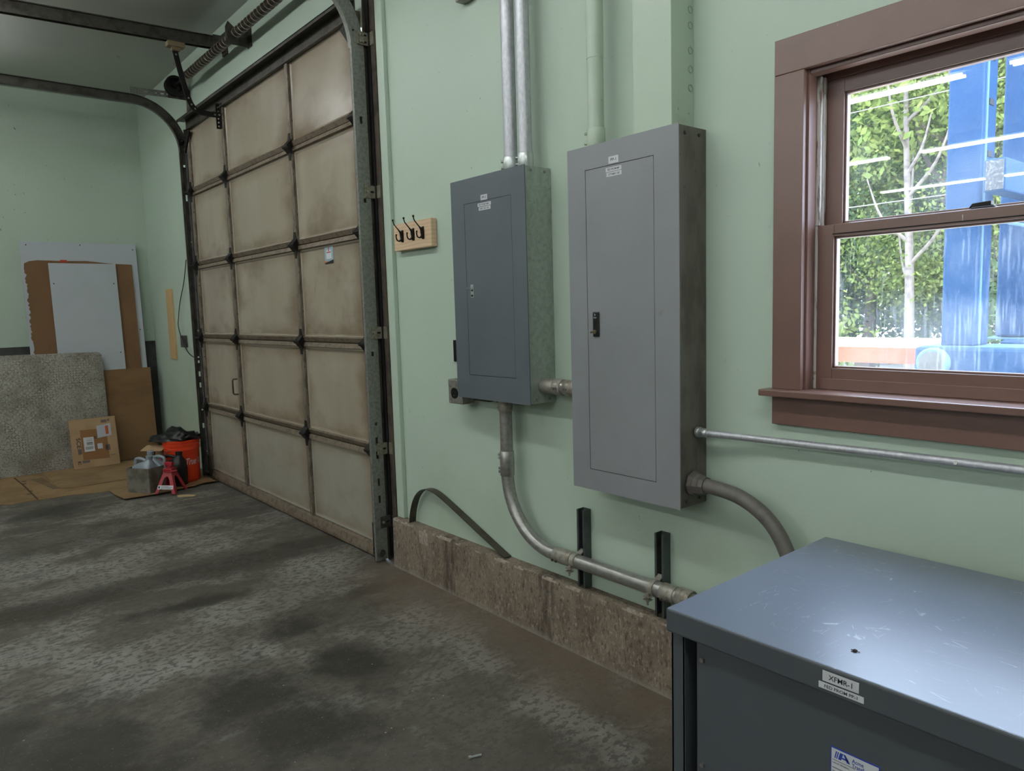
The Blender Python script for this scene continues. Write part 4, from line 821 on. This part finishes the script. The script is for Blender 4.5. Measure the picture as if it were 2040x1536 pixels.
# diamond tread plate
ya, yb = -2.35, -.565; rc = .05
pol = [(ya, 0), (yb, 0), (yb, .955)] + [(yb-.05+.05*math.cos(a), .955+.04*math.sin(a)) for a in [PI/2*k/5 for k in range(1, 6)]] + [(ya, 1.02)]
ob, mp, d_, n_ = lean('tread_plate', ya, yb, -2.050, -2.165, 1.135, .006, m_tread, 'worn steel tread plate leaning at the end wall', 'steel plate', poly=pol)
b = MB(); sp_ = .034; k = 0
yy = ya+.03
i = 0
while yy < yb-.02:
    j = 0; s_ = .02
    while s_ < 1.11:
        L_ = 1.137; a = .78 if (i+j) % 2 else -.78
        c = mp(yy, s_/L_, .006); u = V(0, math.cos(a), 0)+d_*math.sin(a); v = u.cross(n_)
        if not (yy > yb-.05 and s_ > 1.06):
            P = [c-u*.015, c+v*.0048, c+u*.015, c-v*.0048, c-u*.006+n_*.003, c+u*.006+n_*.003]
            b.add(P, [(0, 3, 4), (3, 2, 5), (3, 5, 4), (2, 1, 5), (1, 0, 4), (1, 4, 5)])
        s_ += .024; j += 1
    yy += .024; i += 1
lug = b.build('tread_lugs', m_tread, ob); lug['kind'] = 'stuff'
# flat carton
ob, mp, d_, n_ = lean('flat_carton', -.93, -.525, -1.945, -2.035, .480, .035, m_cardl, 'flat tan shipping carton with labels leaning on the tread plate', 'carton')
ob.modifiers.new('bevel', 'BEVEL').width = .004
def patch(parent, name, y0, y1, s0, s1, off, mat, tilt=0.0):
    P = [mp(y0, s0-tilt*(0), off), mp(y1, s0+tilt, off), mp(y1, s1+tilt, off), mp(y0, s1, off)]
    Q = [p-n_*.0012 for p in P]; return MB().loft([Q, P]).build(name, mat, parent)
patch(ob, 'bare_centre', -.845, -.615, .17, .78, .0362, m_cardtape, -.02)
lb = patch(ob, 'address_label', -.825, -.735, .33, .62, .0375, m_label); 
b = MB()
for k in range(12): b.loft([[mp(-.812+.0055*k, .37, .0379), mp(-.8095+.0055*k, .37, .0379), mp(-.8095+.0055*k, .43, .0379), mp(-.812+.0055*k, .43, .0379)], [mp(-.812+.0055*k, .37, .0383), mp(-.8095+.0055*k, .37, .0383), mp(-.8095+.0055*k, .43, .0383), mp(-.812+.0055*k, .43, .0383)]])
for q, (a0, a1) in enumerate(((.49, .515), (.465, .48), (.545, .552), (.58, .585))): b.loft([[mp(-.80, a0, .0379), mp(-.748, a0, .0379), mp(-.748, a1, .0379), mp(-.80, a1, .0379)], [mp(-.80, a0, .0383), mp(-.748, a0, .0383), mp(-.748, a1, .0383), mp(-.80, a1, .0383)]])
b.build('label_print', m_labgrey, ob)
patch(ob, 'document_pouch', -.70, -.575, .58, .83, .0375, flat('clear_pouch', C(182, 186, 196), .2), .03)
patch(ob, 'orange_strip', -.625, -.598, .64, .81, .0382, flat('orange_print', C(190, 92, 50), .5), .01)
patch(ob, 'small_white_label', -.71, -.665, .36, .47, .0375, m_label)
pr_ = flat('carton_print', C(58, 46, 56), .7)
text_obj('lettering', 'SCE', .036, mp(-.868, .52, .0358), -d_, (0, 1, 0), pr_, ob, width=.10, extr=.0005)
text_obj('lettering', 'S', .026, mp(-.722, .60, .0368), (0, 1, 0), d_, pr_, ob, width=.024, extr=.0005)
text_obj('lettering', 'E', .02, mp(-.585, .93, .0358), (0, 1, 0), -d_, pr_, ob, width=.02, extr=.0005)
text_obj('lettering', 'E', .026, mp(-.88, .12, .0358), -d_, (0, 1, 0), pr_, ob, width=.03, extr=.0005)
for y0, y1, s0, s1 in ((-.655, -.605, .885, .945), (-.855, -.79, .11, .16), (-.64, -.60, .31, .43), (-.882, -.848, .29, .40), (-.60, -.56, .20, .215)): patch(ob, 'print_block', y0, y1, s0, s1, .0362, flat('carton_grey_print', C(112, 98, 96), .7))

# cardboard sheets lying on the floor
def sheet(pts, z, label, th=.005, mat=None, group='cardboard sheets on the floor'):
    b = MB(); b.prism([V(x, y, z) for x, y in pts], (0, 0, th)); return tag(b.build('floor_cardboard', mat or m_cardf), label, 'cardboard', group)
fa = sheet([(-2.03, -2.2), (-.90, -2.2), (-.857, -1.62), (-.81, -1.548), (-.815, -1.45), (-.798, -1.372), (-.79, -1.25), (-.793, -1.138), (-.74, -1.0), (-.72, -.95), (-.70, -.86), (-.75, -.6), (-1.3, -.5), (-2.03, -.5)], .0005, 'stained cardboard sheet flat on the floor in front of the tread plate')
b = MB(); b.sweep([V(-1.97, -1.412, .006), V(-1.50, -1.387, .0065), V(-.82, -1.369, .006)], [(-.001, -.006), (.001, -.006), (.001, .006), (-.001, .006)], (0, 0, 1)); b.build('fold_line', flat('fold_brown', C(70, 50, 34), .9), fa)
b = MB(); rr = random.Random(4)
for k in range(9): 
    xx = -1.75+.07*k; b.box(xx, xx+.028+.015*rr.random(), -1.30+.01*k, -1.21+.005*k, .0055, .0062)
for xx, yy in ((-1.72, -1.36), (-1.6, -1.37), (-1.22, -1.37), (-1.10, -1.39)): b.box(xx-.03, xx+.03, yy-.02, yy+.012, .0055, .0062)
b.build('printed_marks', flat('cardboard_print', C(92, 76, 58), .8), fa)['kind'] = 'stuff'
sheet([(-2.03, -1.19), (-1.954, -1.189), (-1.385, -1.174), (-1.116, -1.17), (-1.063, -1.096), (-1.056, -.916), (-1.065, -.669), (-1.15, -.45), (-2.03, -.40)], .0065, 'cleaner cardboard sheet lying on the floor under the shipping carton')
sheet([(-.67, -.88), (-.45, -.87), (-.252, -.848), (-.234, -.605), (-.245, -.52), (-.26, -.477), (-.29, -.38), (-.30, -.282), (-.345, -.21), (-.35, -.15), (-.407, -.105), (-.9, -.08), (-1.2, -.30), (-.85, -.62)], .0125, 'cardboard sheet on the floor under the jack stand and bucket')
b = MB(); rr = random.Random(9)
b.loft([[V(-.40+.02*math.sin(k*2), -.10-.045*k, .018+.012*abs(math.sin(k*1.7))), V(-.33+.015*math.sin(k*1.3), -.095-.045*k, .018+.006*abs(math.sin(k*2.3)))] for k in range(8)], cap=False, closed=False); b.f += []; 
cr = b.build('crumpled_cardboard', m_card); cr.modifiers.new('solid', 'SOLIDIFY').thickness = .003; tag(cr, 'crumpled cardboard edge beside the bucket at the door', 'cardboard')

# ------------------------------------------------------------------ clutter: box, jugs, jack stand, bucket
zb = .0176
bc, ang = V(-.43, -.611, zb), math.radians(33)
u_, v_ = V(math.cos(ang), math.sin(ang), 0), V(-math.sin(ang), math.cos(ang), 0)   # u: along front face (towards +x,+y)
t = thing('steel_box', bc, 'open grey steel box holding silver oil jugs', 'box')
wv, dv, hb = .112, .12, .205
b = MB(); th = .005
for c, a, q in ((bc-v_*dv, u_, wv), (bc+v_*dv, u_, wv)): b.obox(c+V(0, 0, hb/2), a, (0, 0, 1), a.cross(V(0, 0, 1)), q, hb/2, th/2)
for c in (bc-u_*wv, bc+u_*wv): b.obox(c+V(0, 0, hb/2), v_, (0, 0, 1), u_, dv, hb/2, th/2)
b.obox(bc+V(0, 0, th/2), u_, v_, (0, 0, 1), wv, dv, th/2); b.build('shell', m_greybox, t)
def jug(loc, rz, tilt, mat, capmat, label, group, sc=1.0, lab=True, capm2=None):
    t = thing('oil_jug', loc, label, 'oil jug', group); R_ = Matrix.Rotation(rz, 3, 'Z') @ Matrix.Rotation(tilt, 3, 'Y'); o = Vector(loc)
    P = lambda x, y, z: o + R_ @ (V(x, y, z)*sc)
    def ring(hx, hy, z, cx=0, n=20, pw=.45):
        r = []
        for k in range(n):
            a = 2*PI*k/n; c, s_ = math.cos(a), math.sin(a); r.append(P(cx+hx*math.copysign(abs(c)**pw, c), hy*math.copysign(abs(s_)**pw, s_), z))
        return r
    b = MB(); b.loft([ring(.085, .048, 0), ring(.092, .055, .008), ring(.092, .055, .15), ring(.088, .053, .175), ring(.065, .045, .20, .018), ring(.036, .034, .225, .04, pw=.8), ring(.024, .024, .238, .048, pw=1), ring(.022, .022, .25, .048, pw=1)])
    b.build('body', mat, t, smooth=45)
    b = MB(); b.tube([P(.048, 0, .246), P(.048, 0, .272), P(.048, 0, .274)], [.026*sc, .026*sc, .022*sc], 18); b.build('cap', capmat, t, smooth=40)
    b = MB(); pth = [P(.02, 0, .226), P(-.03, 0, .238), P(-.074, 0, .232), P(-.086, 0, .218), P(-.087, 0, .18), P(-.082, 0, .15)]; pth = smoothpath(pth, 4); b.tube(pth, .0125*sc, 10); b.build('handle', mat, t, smooth=50)
    if lab:
        b = MB(); Q = [P(-.06, -.0562, .05), P(.06, -.0562, .05), P(.06, -.0562, .12), P(-.06, -.0562, .15)]; b.loft([Q, [p+R_ @ V(0, -.0006, 0) for p in Q]]); b.build('label', m_label, t)
        b = MB()
        for q in (.07, .085, .10): Q = [P(-.04, -.0572, q), P(.03, -.0572, q), P(.03, -.0572, q+.006), P(-.04, -.0572, q+.006)]; b.loft([Q, [p+R_ @ V(0, -.0006, 0) for p in Q]])
        b.build('label_print', m_print, t)
    return t
jug(bc-v_*.058-u_*.005+V(0, 0, .028), ang, .10, m_silver, m_silver, 'silver oil jug with loop handle, standing at the front of the steel box', 'silver oil jugs in the box', 1.03)
jug(bc+v_*.058+u_*.01+V(0, 0, .028), ang+PI, -.06, m_silver, m_silver, 'silver oil jug turned away at the back of the steel box', 'silver oil jugs in the box', 1.05, lab=False)
# cardboard flap behind jugs
ob = MB().obox((-.66, -.50, .325), (.75, .66, 0), (-.5, .6, .25), (0, 0, 1), .10, .05, .003).obox((-.76, -.43, .172), (.75, .66, 0), (0, 0, 1), (-.66, .75, 0), .10, .154, .003).build('carton_flap', m_cardl); tag(ob, 'tan carton with folded flap standing behind the silver jugs', 'carton')
# jack stand
jl = V(-.225, -.50, zb); t = thing('jack_stand', jl, 'red steel jack stand with white warning label', 'jack stand')
ang2 = math.radians(42); ju, jv = V(math.cos(ang2), math.sin(ang2), 0), V(-math.sin(ang2), math.cos(ang2), 0); Z = V(0, 0, 1)
b = MB(); hb_, ht, H = .090, .034, .175
for sg, a, c_ in ((-1, ju, jv), (1, ju, jv), (-1, jv, ju), (1, jv, ju)):
    # each side: an A-frame face with arched cut-out: two legs and a crown
    lo = lambda q: jl + a*q*hb_ + c_*sg*hb_; hi = lambda q: jl + a*q*ht + c_*sg*ht + Z*H; n = (c_*sg*H + Z*(hb_-ht)).normalized()
    pt = lambda s, f: lo(s)*(1-f)+hi(s)*f
    L1 = [(-1, 0), (-.70, 0), (-.66, .10), (-.55, .30), (-.50, .55), (-.42, .68), (-.22, .76), (0, .78), (0, 1), (-1, 1)]
    for m_ in (1, -1):
        Q = [pt(s*m_, f) for s, f in L1]; b.loft([Q, [p-n*.003 for p in Q]])
b.build('base', m_red, t)
b = MB(); b.obox(jl+Z*(H+.012), ju, jv, Z, .040, .040, .013); b.cyl(jl+Z*(H-.03), jl+Z*(H+.035), .026, 16); col = b.build('collar', m_red, t, bevel=.006)
b = MB(); b.obox(jl+Z*(H+.035), ju, jv, Z, .016, .012, .025); b.loft([[jl+ju*q*.036+jv*.02*w_+Z*(H+.062+.010*abs(q)) for q, w_ in ((-1, -1), (1, -1), (1, 1), (-1, 1))], [jl+ju*q*.03+jv*.02*w_+Z*(H+.042) for q, w_ in ((-1, -1), (1, -1), (1, 1), (-1, 1))]]); b.build('saddle_post', m_red, t, bevel=.003)
b = MB(); b.tube(smoothpath([jl-jv*.042+Z*(H+.005)-ju*.03, jl-jv*.055+Z*(H+.002), jl-jv*.06+ju*.05+Z*(H+.006), jl-jv*.055+ju*.10+Z*(H+.014)], 4), .006, 8); b.build('lever', m_red, t, smooth=50)
nrm = (-jv*H + Z*(hb_-ht)).normalized(); c0 = jl-jv*(hb_-.018)+Z*.050
lbq = MB().obox(c0+nrm*.003, ju, nrm.cross(ju), nrm, .068, .016, .0008).build('warning_label', m_label, t)
b = MB()
for k, (a0, a1) in enumerate(((-.04, .05), (-.04, .06), (-.04, .03))): b.obox(c0+nrm*.004+ju*(a0+a1)/2+nrm.cross(ju)*(-.007+.007*k), ju, nrm.cross(ju), nrm, (a1-a0)/2, .0013, .0004)
b.obox(c0+nrm*.004-ju*.056, ju, nrm.cross(ju), nrm, .007, .010, .0004); b.build('label_print', m_print, t)
# black oil jugs
jug(V(-.425, -.41, zb), math.radians(40), 0, m_blackpl, m_blackpl, 'black oil bottle with white print standing between jack stand and bucket', 'black oil bottles by the bucket', 1.08, lab=False)
bl = [o for o in bpy.data.objects if o.name.startswith('oil_jug') and o.parent is None][-1]
ca, sa = math.cos(math.radians(40)), math.sin(math.radians(40)); du, dn = V(ca, sa, 0), V(sa, -ca, 0); b = MB()
for z, w_, h in ((.165, .05, .004), (.150, .05, .003), (.118, .04, .002), (.045, .02, .014)): b.obox(V(-.425, -.41, zb)+dn*.0600+V(0, 0, z)+du*.01, du, (0, 0, 1), dn, w_*.6, h, .0006)
b.build('print_band', m_labgrey, bl)
jug(V(-.635, -.50, zb), math.radians(200), 0, m_blackpl, m_ins, 'black oil bottle with brown cap behind the jack stand', 'black oil bottles by the bucket', 1.02, lab=False)
# bucket + bag
bl = V(-.585, -.298, zb); t = thing('bucket', bl, 'orange plastic bucket with white script lettering beside the door', 'bucket')
b = MB(); b.lathe(bl, [(0, 0), (.126, 0), (.130, .006), (.143, .285), (.150, .286), (.150, .302), (.146, .304), (.147, .328), (.153, .329), (.153, .338), (.148, .340), (.149, .355), (.156, .356), (.157, .370), (.150, .372), (.146, .360), (.136, .02), (0, .015)], 40, cap=False); b.build('body', m_orange, t, smooth=35)
def bend(px, py):
    h = .185+py; r = .130+.013*h/.285+.0032; a = math.radians(42)+px/r; return bl + V(r*math.cos(a), r*math.sin(a), h)
text_obj('lettering', 'True Value', .058, (0, 0, 0), (1, 0, 0), (0, 0, 1), m_label, t, width=.225, shear=.35, bend=bend)
b = MB(); b.tube([bl+V(.150*math.cos(a), .150*math.sin(a), .30-.10*math.sin((a-2.2)/PI*PI)) for a in [2.2+PI*k/16 for k in range(17)]], .003, 6); b.build('wire_handle', m_zincd, t, smooth=60)
bm = bmesh.new(); bmesh.ops.create_icosphere(bm, subdivisions=4, radius=1); rr = random.Random(12)
from mathutils import noise as mnoise
bb = MB()
for v in bm.verts:
    p = v.co.copy(); nz = mnoise.noise(p*2.1+V(3, 1, 0))*.55 + abs(mnoise.noise(p*4.7))*.38 - abs(mnoise.noise(p*7.3+V(5, 2, 1)))*.16
    r = 1+.5*nz; z = p.z*.048*(1.2+nz*2.2) if p.z > 0 else p.z*.05
    x, y = p.x*.150*r, p.y*.150*r
    k = math.hypot(p.x, p.y)
    sidew = max(0, -p.x*.75-p.y*.65)      # part that hangs out on one side
    x -= .105*sidew; y -= .085*sidew; z -= .015*sidew
    hump = math.exp(-((p.x+.05)**2+(p.y-.02)**2)/.10) if p.z > 0 else 0
    if z < 0 and k < .93: pass
    bb.v.append(bl+V(x*(1 if p.z > -.2 else .85), y*(1 if p.z > -.2 else .85), (.380+z+.025*hump)))
bb.f = [[v.index for v in f.verts] for f in bm.faces]; bb.mi = [0]*len(bb.f); bm.free()
tag(bb.build('bin_bag', m_bag, smooth=70), 'crumpled black bin bag stuffed on top of the orange bucket', 'bin bag')
tag(MB().prism([V(-.10, -.49, .0005), V(-.05, -.50, .0005), V(.03, -.40, .0005), V(.015, -.375, .0005), V(-.05, -.42, .0005)], (0, 0, .006)).build('wood_scrap', m_shim), 'thin yellow wood scrap lying on the concrete near the bucket', 'wood scrap')
b = MB(); b.cyl((4.36, -.823, .006), (4.372, -.79, .006), .0035, 8); b.cyl((4.357, -.831, .006), (4.36, -.823, .006), .006, 8); tag(b.build('loose_bolt', m_zinc), 'tiny loose bolt lying on the stained concrete floor', 'bolt')

# ------------------------------------------------------------------ ceiling strip lights
def strip(x0, x1, y):
    t = thing('strip_light', ((x0+x1)/2, y, 3.48), 'twin tube fluorescent strip light under the grey ceiling', 'strip light', 'ceiling strip lights'); z = 3.50
    b = MB(); b.prism([V(x0, y-.05, z+.045), V(x0, y+.05, z+.045), V(x0, y+.03, ZC-.001), V(x0, y-.03, ZC-.001)], (x1-x0, 0, 0)); b.build('housing', m_white, t)
    for q in (-.045, .045): MB().cyl((x0+.03, y+q, z+.012), (x1-.03, y+q, z+.012), .016, 8).build('tube', m_tube, t)
for y, xs in ((-1.95, ((-1.5, -.1), (.42, 2.42), (2.78, 4.78), (5.14, 7.14), (7.45, 9.25))), (-5.6, ((-.84, 1.16), (1.49, 3.49), (3.82, 5.82), (6.15, 8.15))), (-9.2, ((-.75, 1.28), (1.68, 3.68), (4.02, 6.02), (6.35, 8.35))), (-12.85, ((-.46, 1.40), (1.66, 3.56), (3.85, 5.85)))):  # last lamp of the first row is unseen, added to brighten the right wall
    for a, c in xs: strip(a, c, y)

# ------------------------------------------------------------------ outside
GZ = -.05
tag(MB().box(-30, 30, .21, 60, GZ-.2, GZ).build('gravel_yard', m_gravel), 'bright pale gravel yard outside the window', 'ground')['kind'] = 'structure'
t = thing('blue_machine', (4.3, 5.5, GZ), 'bright blue steel machine with upright posts outside the window', 'machine')
b = MB(); b.box(3.62, 3.89, 5.0, 5.34, 1.0, 4.6); po = b.build('front_post', m_blue, t, bevel=.02)
b = MB(); b.box(3.885, 3.90, 5.06, 5.10, 1.02, 4.6); b.build('post_edge_strip', m_bluepale, po)
b = MB()
for z in (2.62, 3.05, 3.42): b.box(3.888, 3.897, 5.14, 5.24, z, z+.05)
b.each('post_slot', m_darkgap, po)
MB().box(3.74, 4.75, 6.0, 6.5, 1.04, 4.6).build('rear_column', m_blue, t, bevel=.02)
MB().box(3.45, 6.2, 4.88, 5.45, .55, 1.0).build('base_beam', m_blue, t, bevel=.03)
MB().box(3.50, 6.15, 4.92, 5.42, .999, 1.004).build('pale_top', m_bluepale, t)  # paler sheet laid over the beam top
MB().prism([V(3.95, 5.45, .80), V(6.2, 5.45, .80), V(6.2, 6.6, .80), V(3.70, 6.6, .80)], (0, 0, .22)).build('rear_deck', m_blue, t, bevel=.01)
MB().prism([V(3.70, 5.9, 1.02), V(6.2, 5.9, 1.02), V(6.2, 6.6, 1.02), V(3.60, 6.6, 1.02)], (0, 0, .012)).build('foot_plate', m_bluepale, t)
ar = MB().box(4.12, 4.27, 4.35, 8.0, 2.22, 2.47).build('cross_arm', m_blue, t, bevel=.015)
MB().box(4.135, 4.255, 4.342, 4.352, 2.235, 2.455).build('end_cap', mk('dirty_black_cap', C(58, 58, 60), [dict(s=60, lo=.5, hi=.6, c=C(92, 92, 92))], rough=.8), ar)
b = MB(); b.lathe((3.62, 4.88, .86), [(0, -.07), (.12, -.07), (.135, -.05), (.135, .0), (0, 0)], 24, 'y', cap=False); b.build('roller', m_bluepale, t, smooth=40)
b = MB(); b.lathe((3.62, 4.815, .86), [(0, -.008), (.105, -.008), (.105, 0), (0, 0)], 24, 'y', cap=False); b.build('roller_face', m_darksteel, t)
b = MB(); b.tube([(4.05, 4.95, 2.05), (4.55, 4.7, 1.90)], .014, 8); b.build('brace_rod', m_bluepale, t)
for x in (3.8, 5.6): MB().box(x, x+.12, 5.0, 5.3, GZ, .56).build('leg', m_blue, t)
t = thing('orange_platform', (2.6, 5.8, GZ), 'orange platform with pale boards outside beside the blue machine', 'platform')
for k in range(5): MB().box(.9, 3.44, 5.0+.32*k, 5.31+.32*k, .945, .985).build('plank', m_deckt, t)
MB().box(.9, 3.44, 4.97, 5.0, .83, .978).build('front_board', m_deck, t)
for x in (1.0, 2.0, 2.85): MB().box(x, x+.14, 5.02, 5.16, GZ, .94).build('leg', m_bark, t)
MB().box(.95, 2.55, 5.05, 5.1, .60, .78).build('lower_rail', m_deck, t)
# trees
import numpy as np
def tree(x, y, h, r, leaf, seed, label, pale=False, z0=.4, nl=5200, ls=.12, trunk=True, forks=2):
    rg = np.random.default_rng(seed); t = thing('tree' if trunk else 'shrub', (x, y, GZ), label, 'tree' if trunk else 'shrub', 'trees behind the yard' if trunk else None)
    br = m_barkp if pale else m_bark; rp = random.Random(seed)
    if trunk:
        b = MB(); tips = []
        top = V(x+rp.uniform(-.4, .4), y+rp.uniform(-.3, .3), h*.8); w0 = .10 if pale else .16
        pts = smoothpath([(x, y, GZ), (x+rp.uniform(-.15, .15), y, h*.25), (x+rp.uniform(-.3, .3), y, h*.5), top], 5); b.tube(pts, [w0*(1-.8*k/len(pts)) for k in range(len(pts))], 8)
        for k in range(9):
            s = pts[int(len(pts)*(.25+.07*k))]; a = rp.uniform(0, 2*PI); ln = r*rp.uniform(.5, .9)
            b.tube(smoothpath([s, s+V(math.cos(a)*ln*.5, math.sin(a)*ln*.4, ln*.45), s+V(math.cos(a)*ln*.8, math.sin(a)*ln*.6, ln*1.15)], 4), [w0*.36*(1-.085*j) for j in range(9)], 6)
        b.build('trunk', br, t, smooth=60)
    nc = 70; cz = (h+z0)/2; cc = rg.normal(size=(nc, 3)); cc /= np.linalg.norm(cc, axis=1)[:, None]; cc *= rg.uniform(.25, 1, (nc, 1))**.45
    cc = cc*np.array([r, r*.8, (h-z0)/2]) + np.array([x, y, cz])
    idx = rg.integers(0, nc, nl); c = cc[idx] + rg.normal(scale=(.16*r+.10), size=(nl, 3))*np.array([1, 1, .7])
    c[:, 2] = np.maximum(c[:, 2], .05)
    uu = rg.normal(size=(nl, 3)); uu /= np.linalg.norm(uu, axis=1)[:, None]; vv = np.cross(uu, rg.normal(size=(nl, 3))); vv /= np.linalg.norm(vv, axis=1)[:, None]
    sz = ls*rg.uniform(.6, 1.25, (nl, 1)); P = np.stack([c-uu*sz, c+vv*sz*.55, c+uu*sz, c-vv*sz*.55], 1).reshape(-1, 3)
    me = bpy.data.meshes.new('crown'); P -= np.array([x, y, GZ]); me.vertices.add(len(P)); me.vertices.foreach_set('co', P.ravel()); me.loops.add(nl*4); me.loops.foreach_set('vertex_index', np.arange(nl*4)); me.polygons.add(nl); me.polygons.foreach_set('loop_start', np.arange(nl)*4); me.polygons.foreach_set('loop_total', np.full(nl, 4)); me.update(); me.validate(); me.materials.append(m_leaf[leaf])
    o = bpy.data.objects.new('crown', me); COL.objects.link(o); o.parent = t; o['kind'] = 'stuff'
    return t
L0, L1_, L2 = 'mid-green leafy tree at the edge of the yard', 'deep green leafy tree in the back row', 'yellow-green leafy tree among the darker ones'
k = 0
for x, y, h, r, lf in ((-6.5, 15, 8, 2.6, 1), (-3.6, 13.5, 8.5, 2.4, 0), (-1.3, 14.5, 8.2, 2.5, 1), (.9, 13.2, 7.6, 2.2, 2), (2.9, 14.5, 8.2, 2.4, 0), (5.2, 13.5, 9, 2.4, 1), (7.8, 15, 9, 2.6, 0),
                       (-8.5, 19, 9.5, 3.2, 0), (-4.8, 20, 10, 3.4, 1), (-1.8, 19, 9.5, 3.2, 0), (1.4, 20, 10, 3.4, 1), (4.4, 19, 9.5, 3.2, 2), (8, 20, 10, 3.4, 1), (-6.4, 17, 7, 2.6, 1), (-3.0, 17.2, 7, 2.6, 1), (-.2, 17, 7, 2.6, 0), (2.7, 17.2, 7, 2.6, 1), (6, 17, 7, 2.6, 0)):
    k += 1; tree(x, y, h, r, lf, k*11, (L0, L1_, L2)[lf], nl=34000 if y < 16 else 14000, ls=.046 if y < 16 else .11)
tree(.75, 11.6, 8.0, 1.5, 2, 777, 'slender tree with pale bark standing nearest the blue machine', pale=True, z0=3.6, nl=1500, ls=.09)
for x, y, r, h, lf, lb in ((-.9, 11.0, .9, 1.5, 2, 'low yellow-green shrub behind the orange platform'), (-3.4, 11.6, 1.2, 2.4, 1, 'dark green shrub at the left of the platform'), (2.6, 12.0, 1.1, 1.9, 1, 'dark shrub behind the blue machine')):
    tree(x, y, h, r, lf, int(x*10)+99, lb, z0=-.2, nl=1800, ls=.07, trunk=False)
for i, (z, y) in enumerate(((2.35, 9.0), (2.8, 9.2), (4.4, 10))):
    tag(MB().tube([(-8, y, z+.1), (-2, y, z), (8, y, z+.1)], .008, 5).build('overhead_wire', m_flex), 'thin pale overhead wire strung across the yard', 'wire', 'overhead wires')
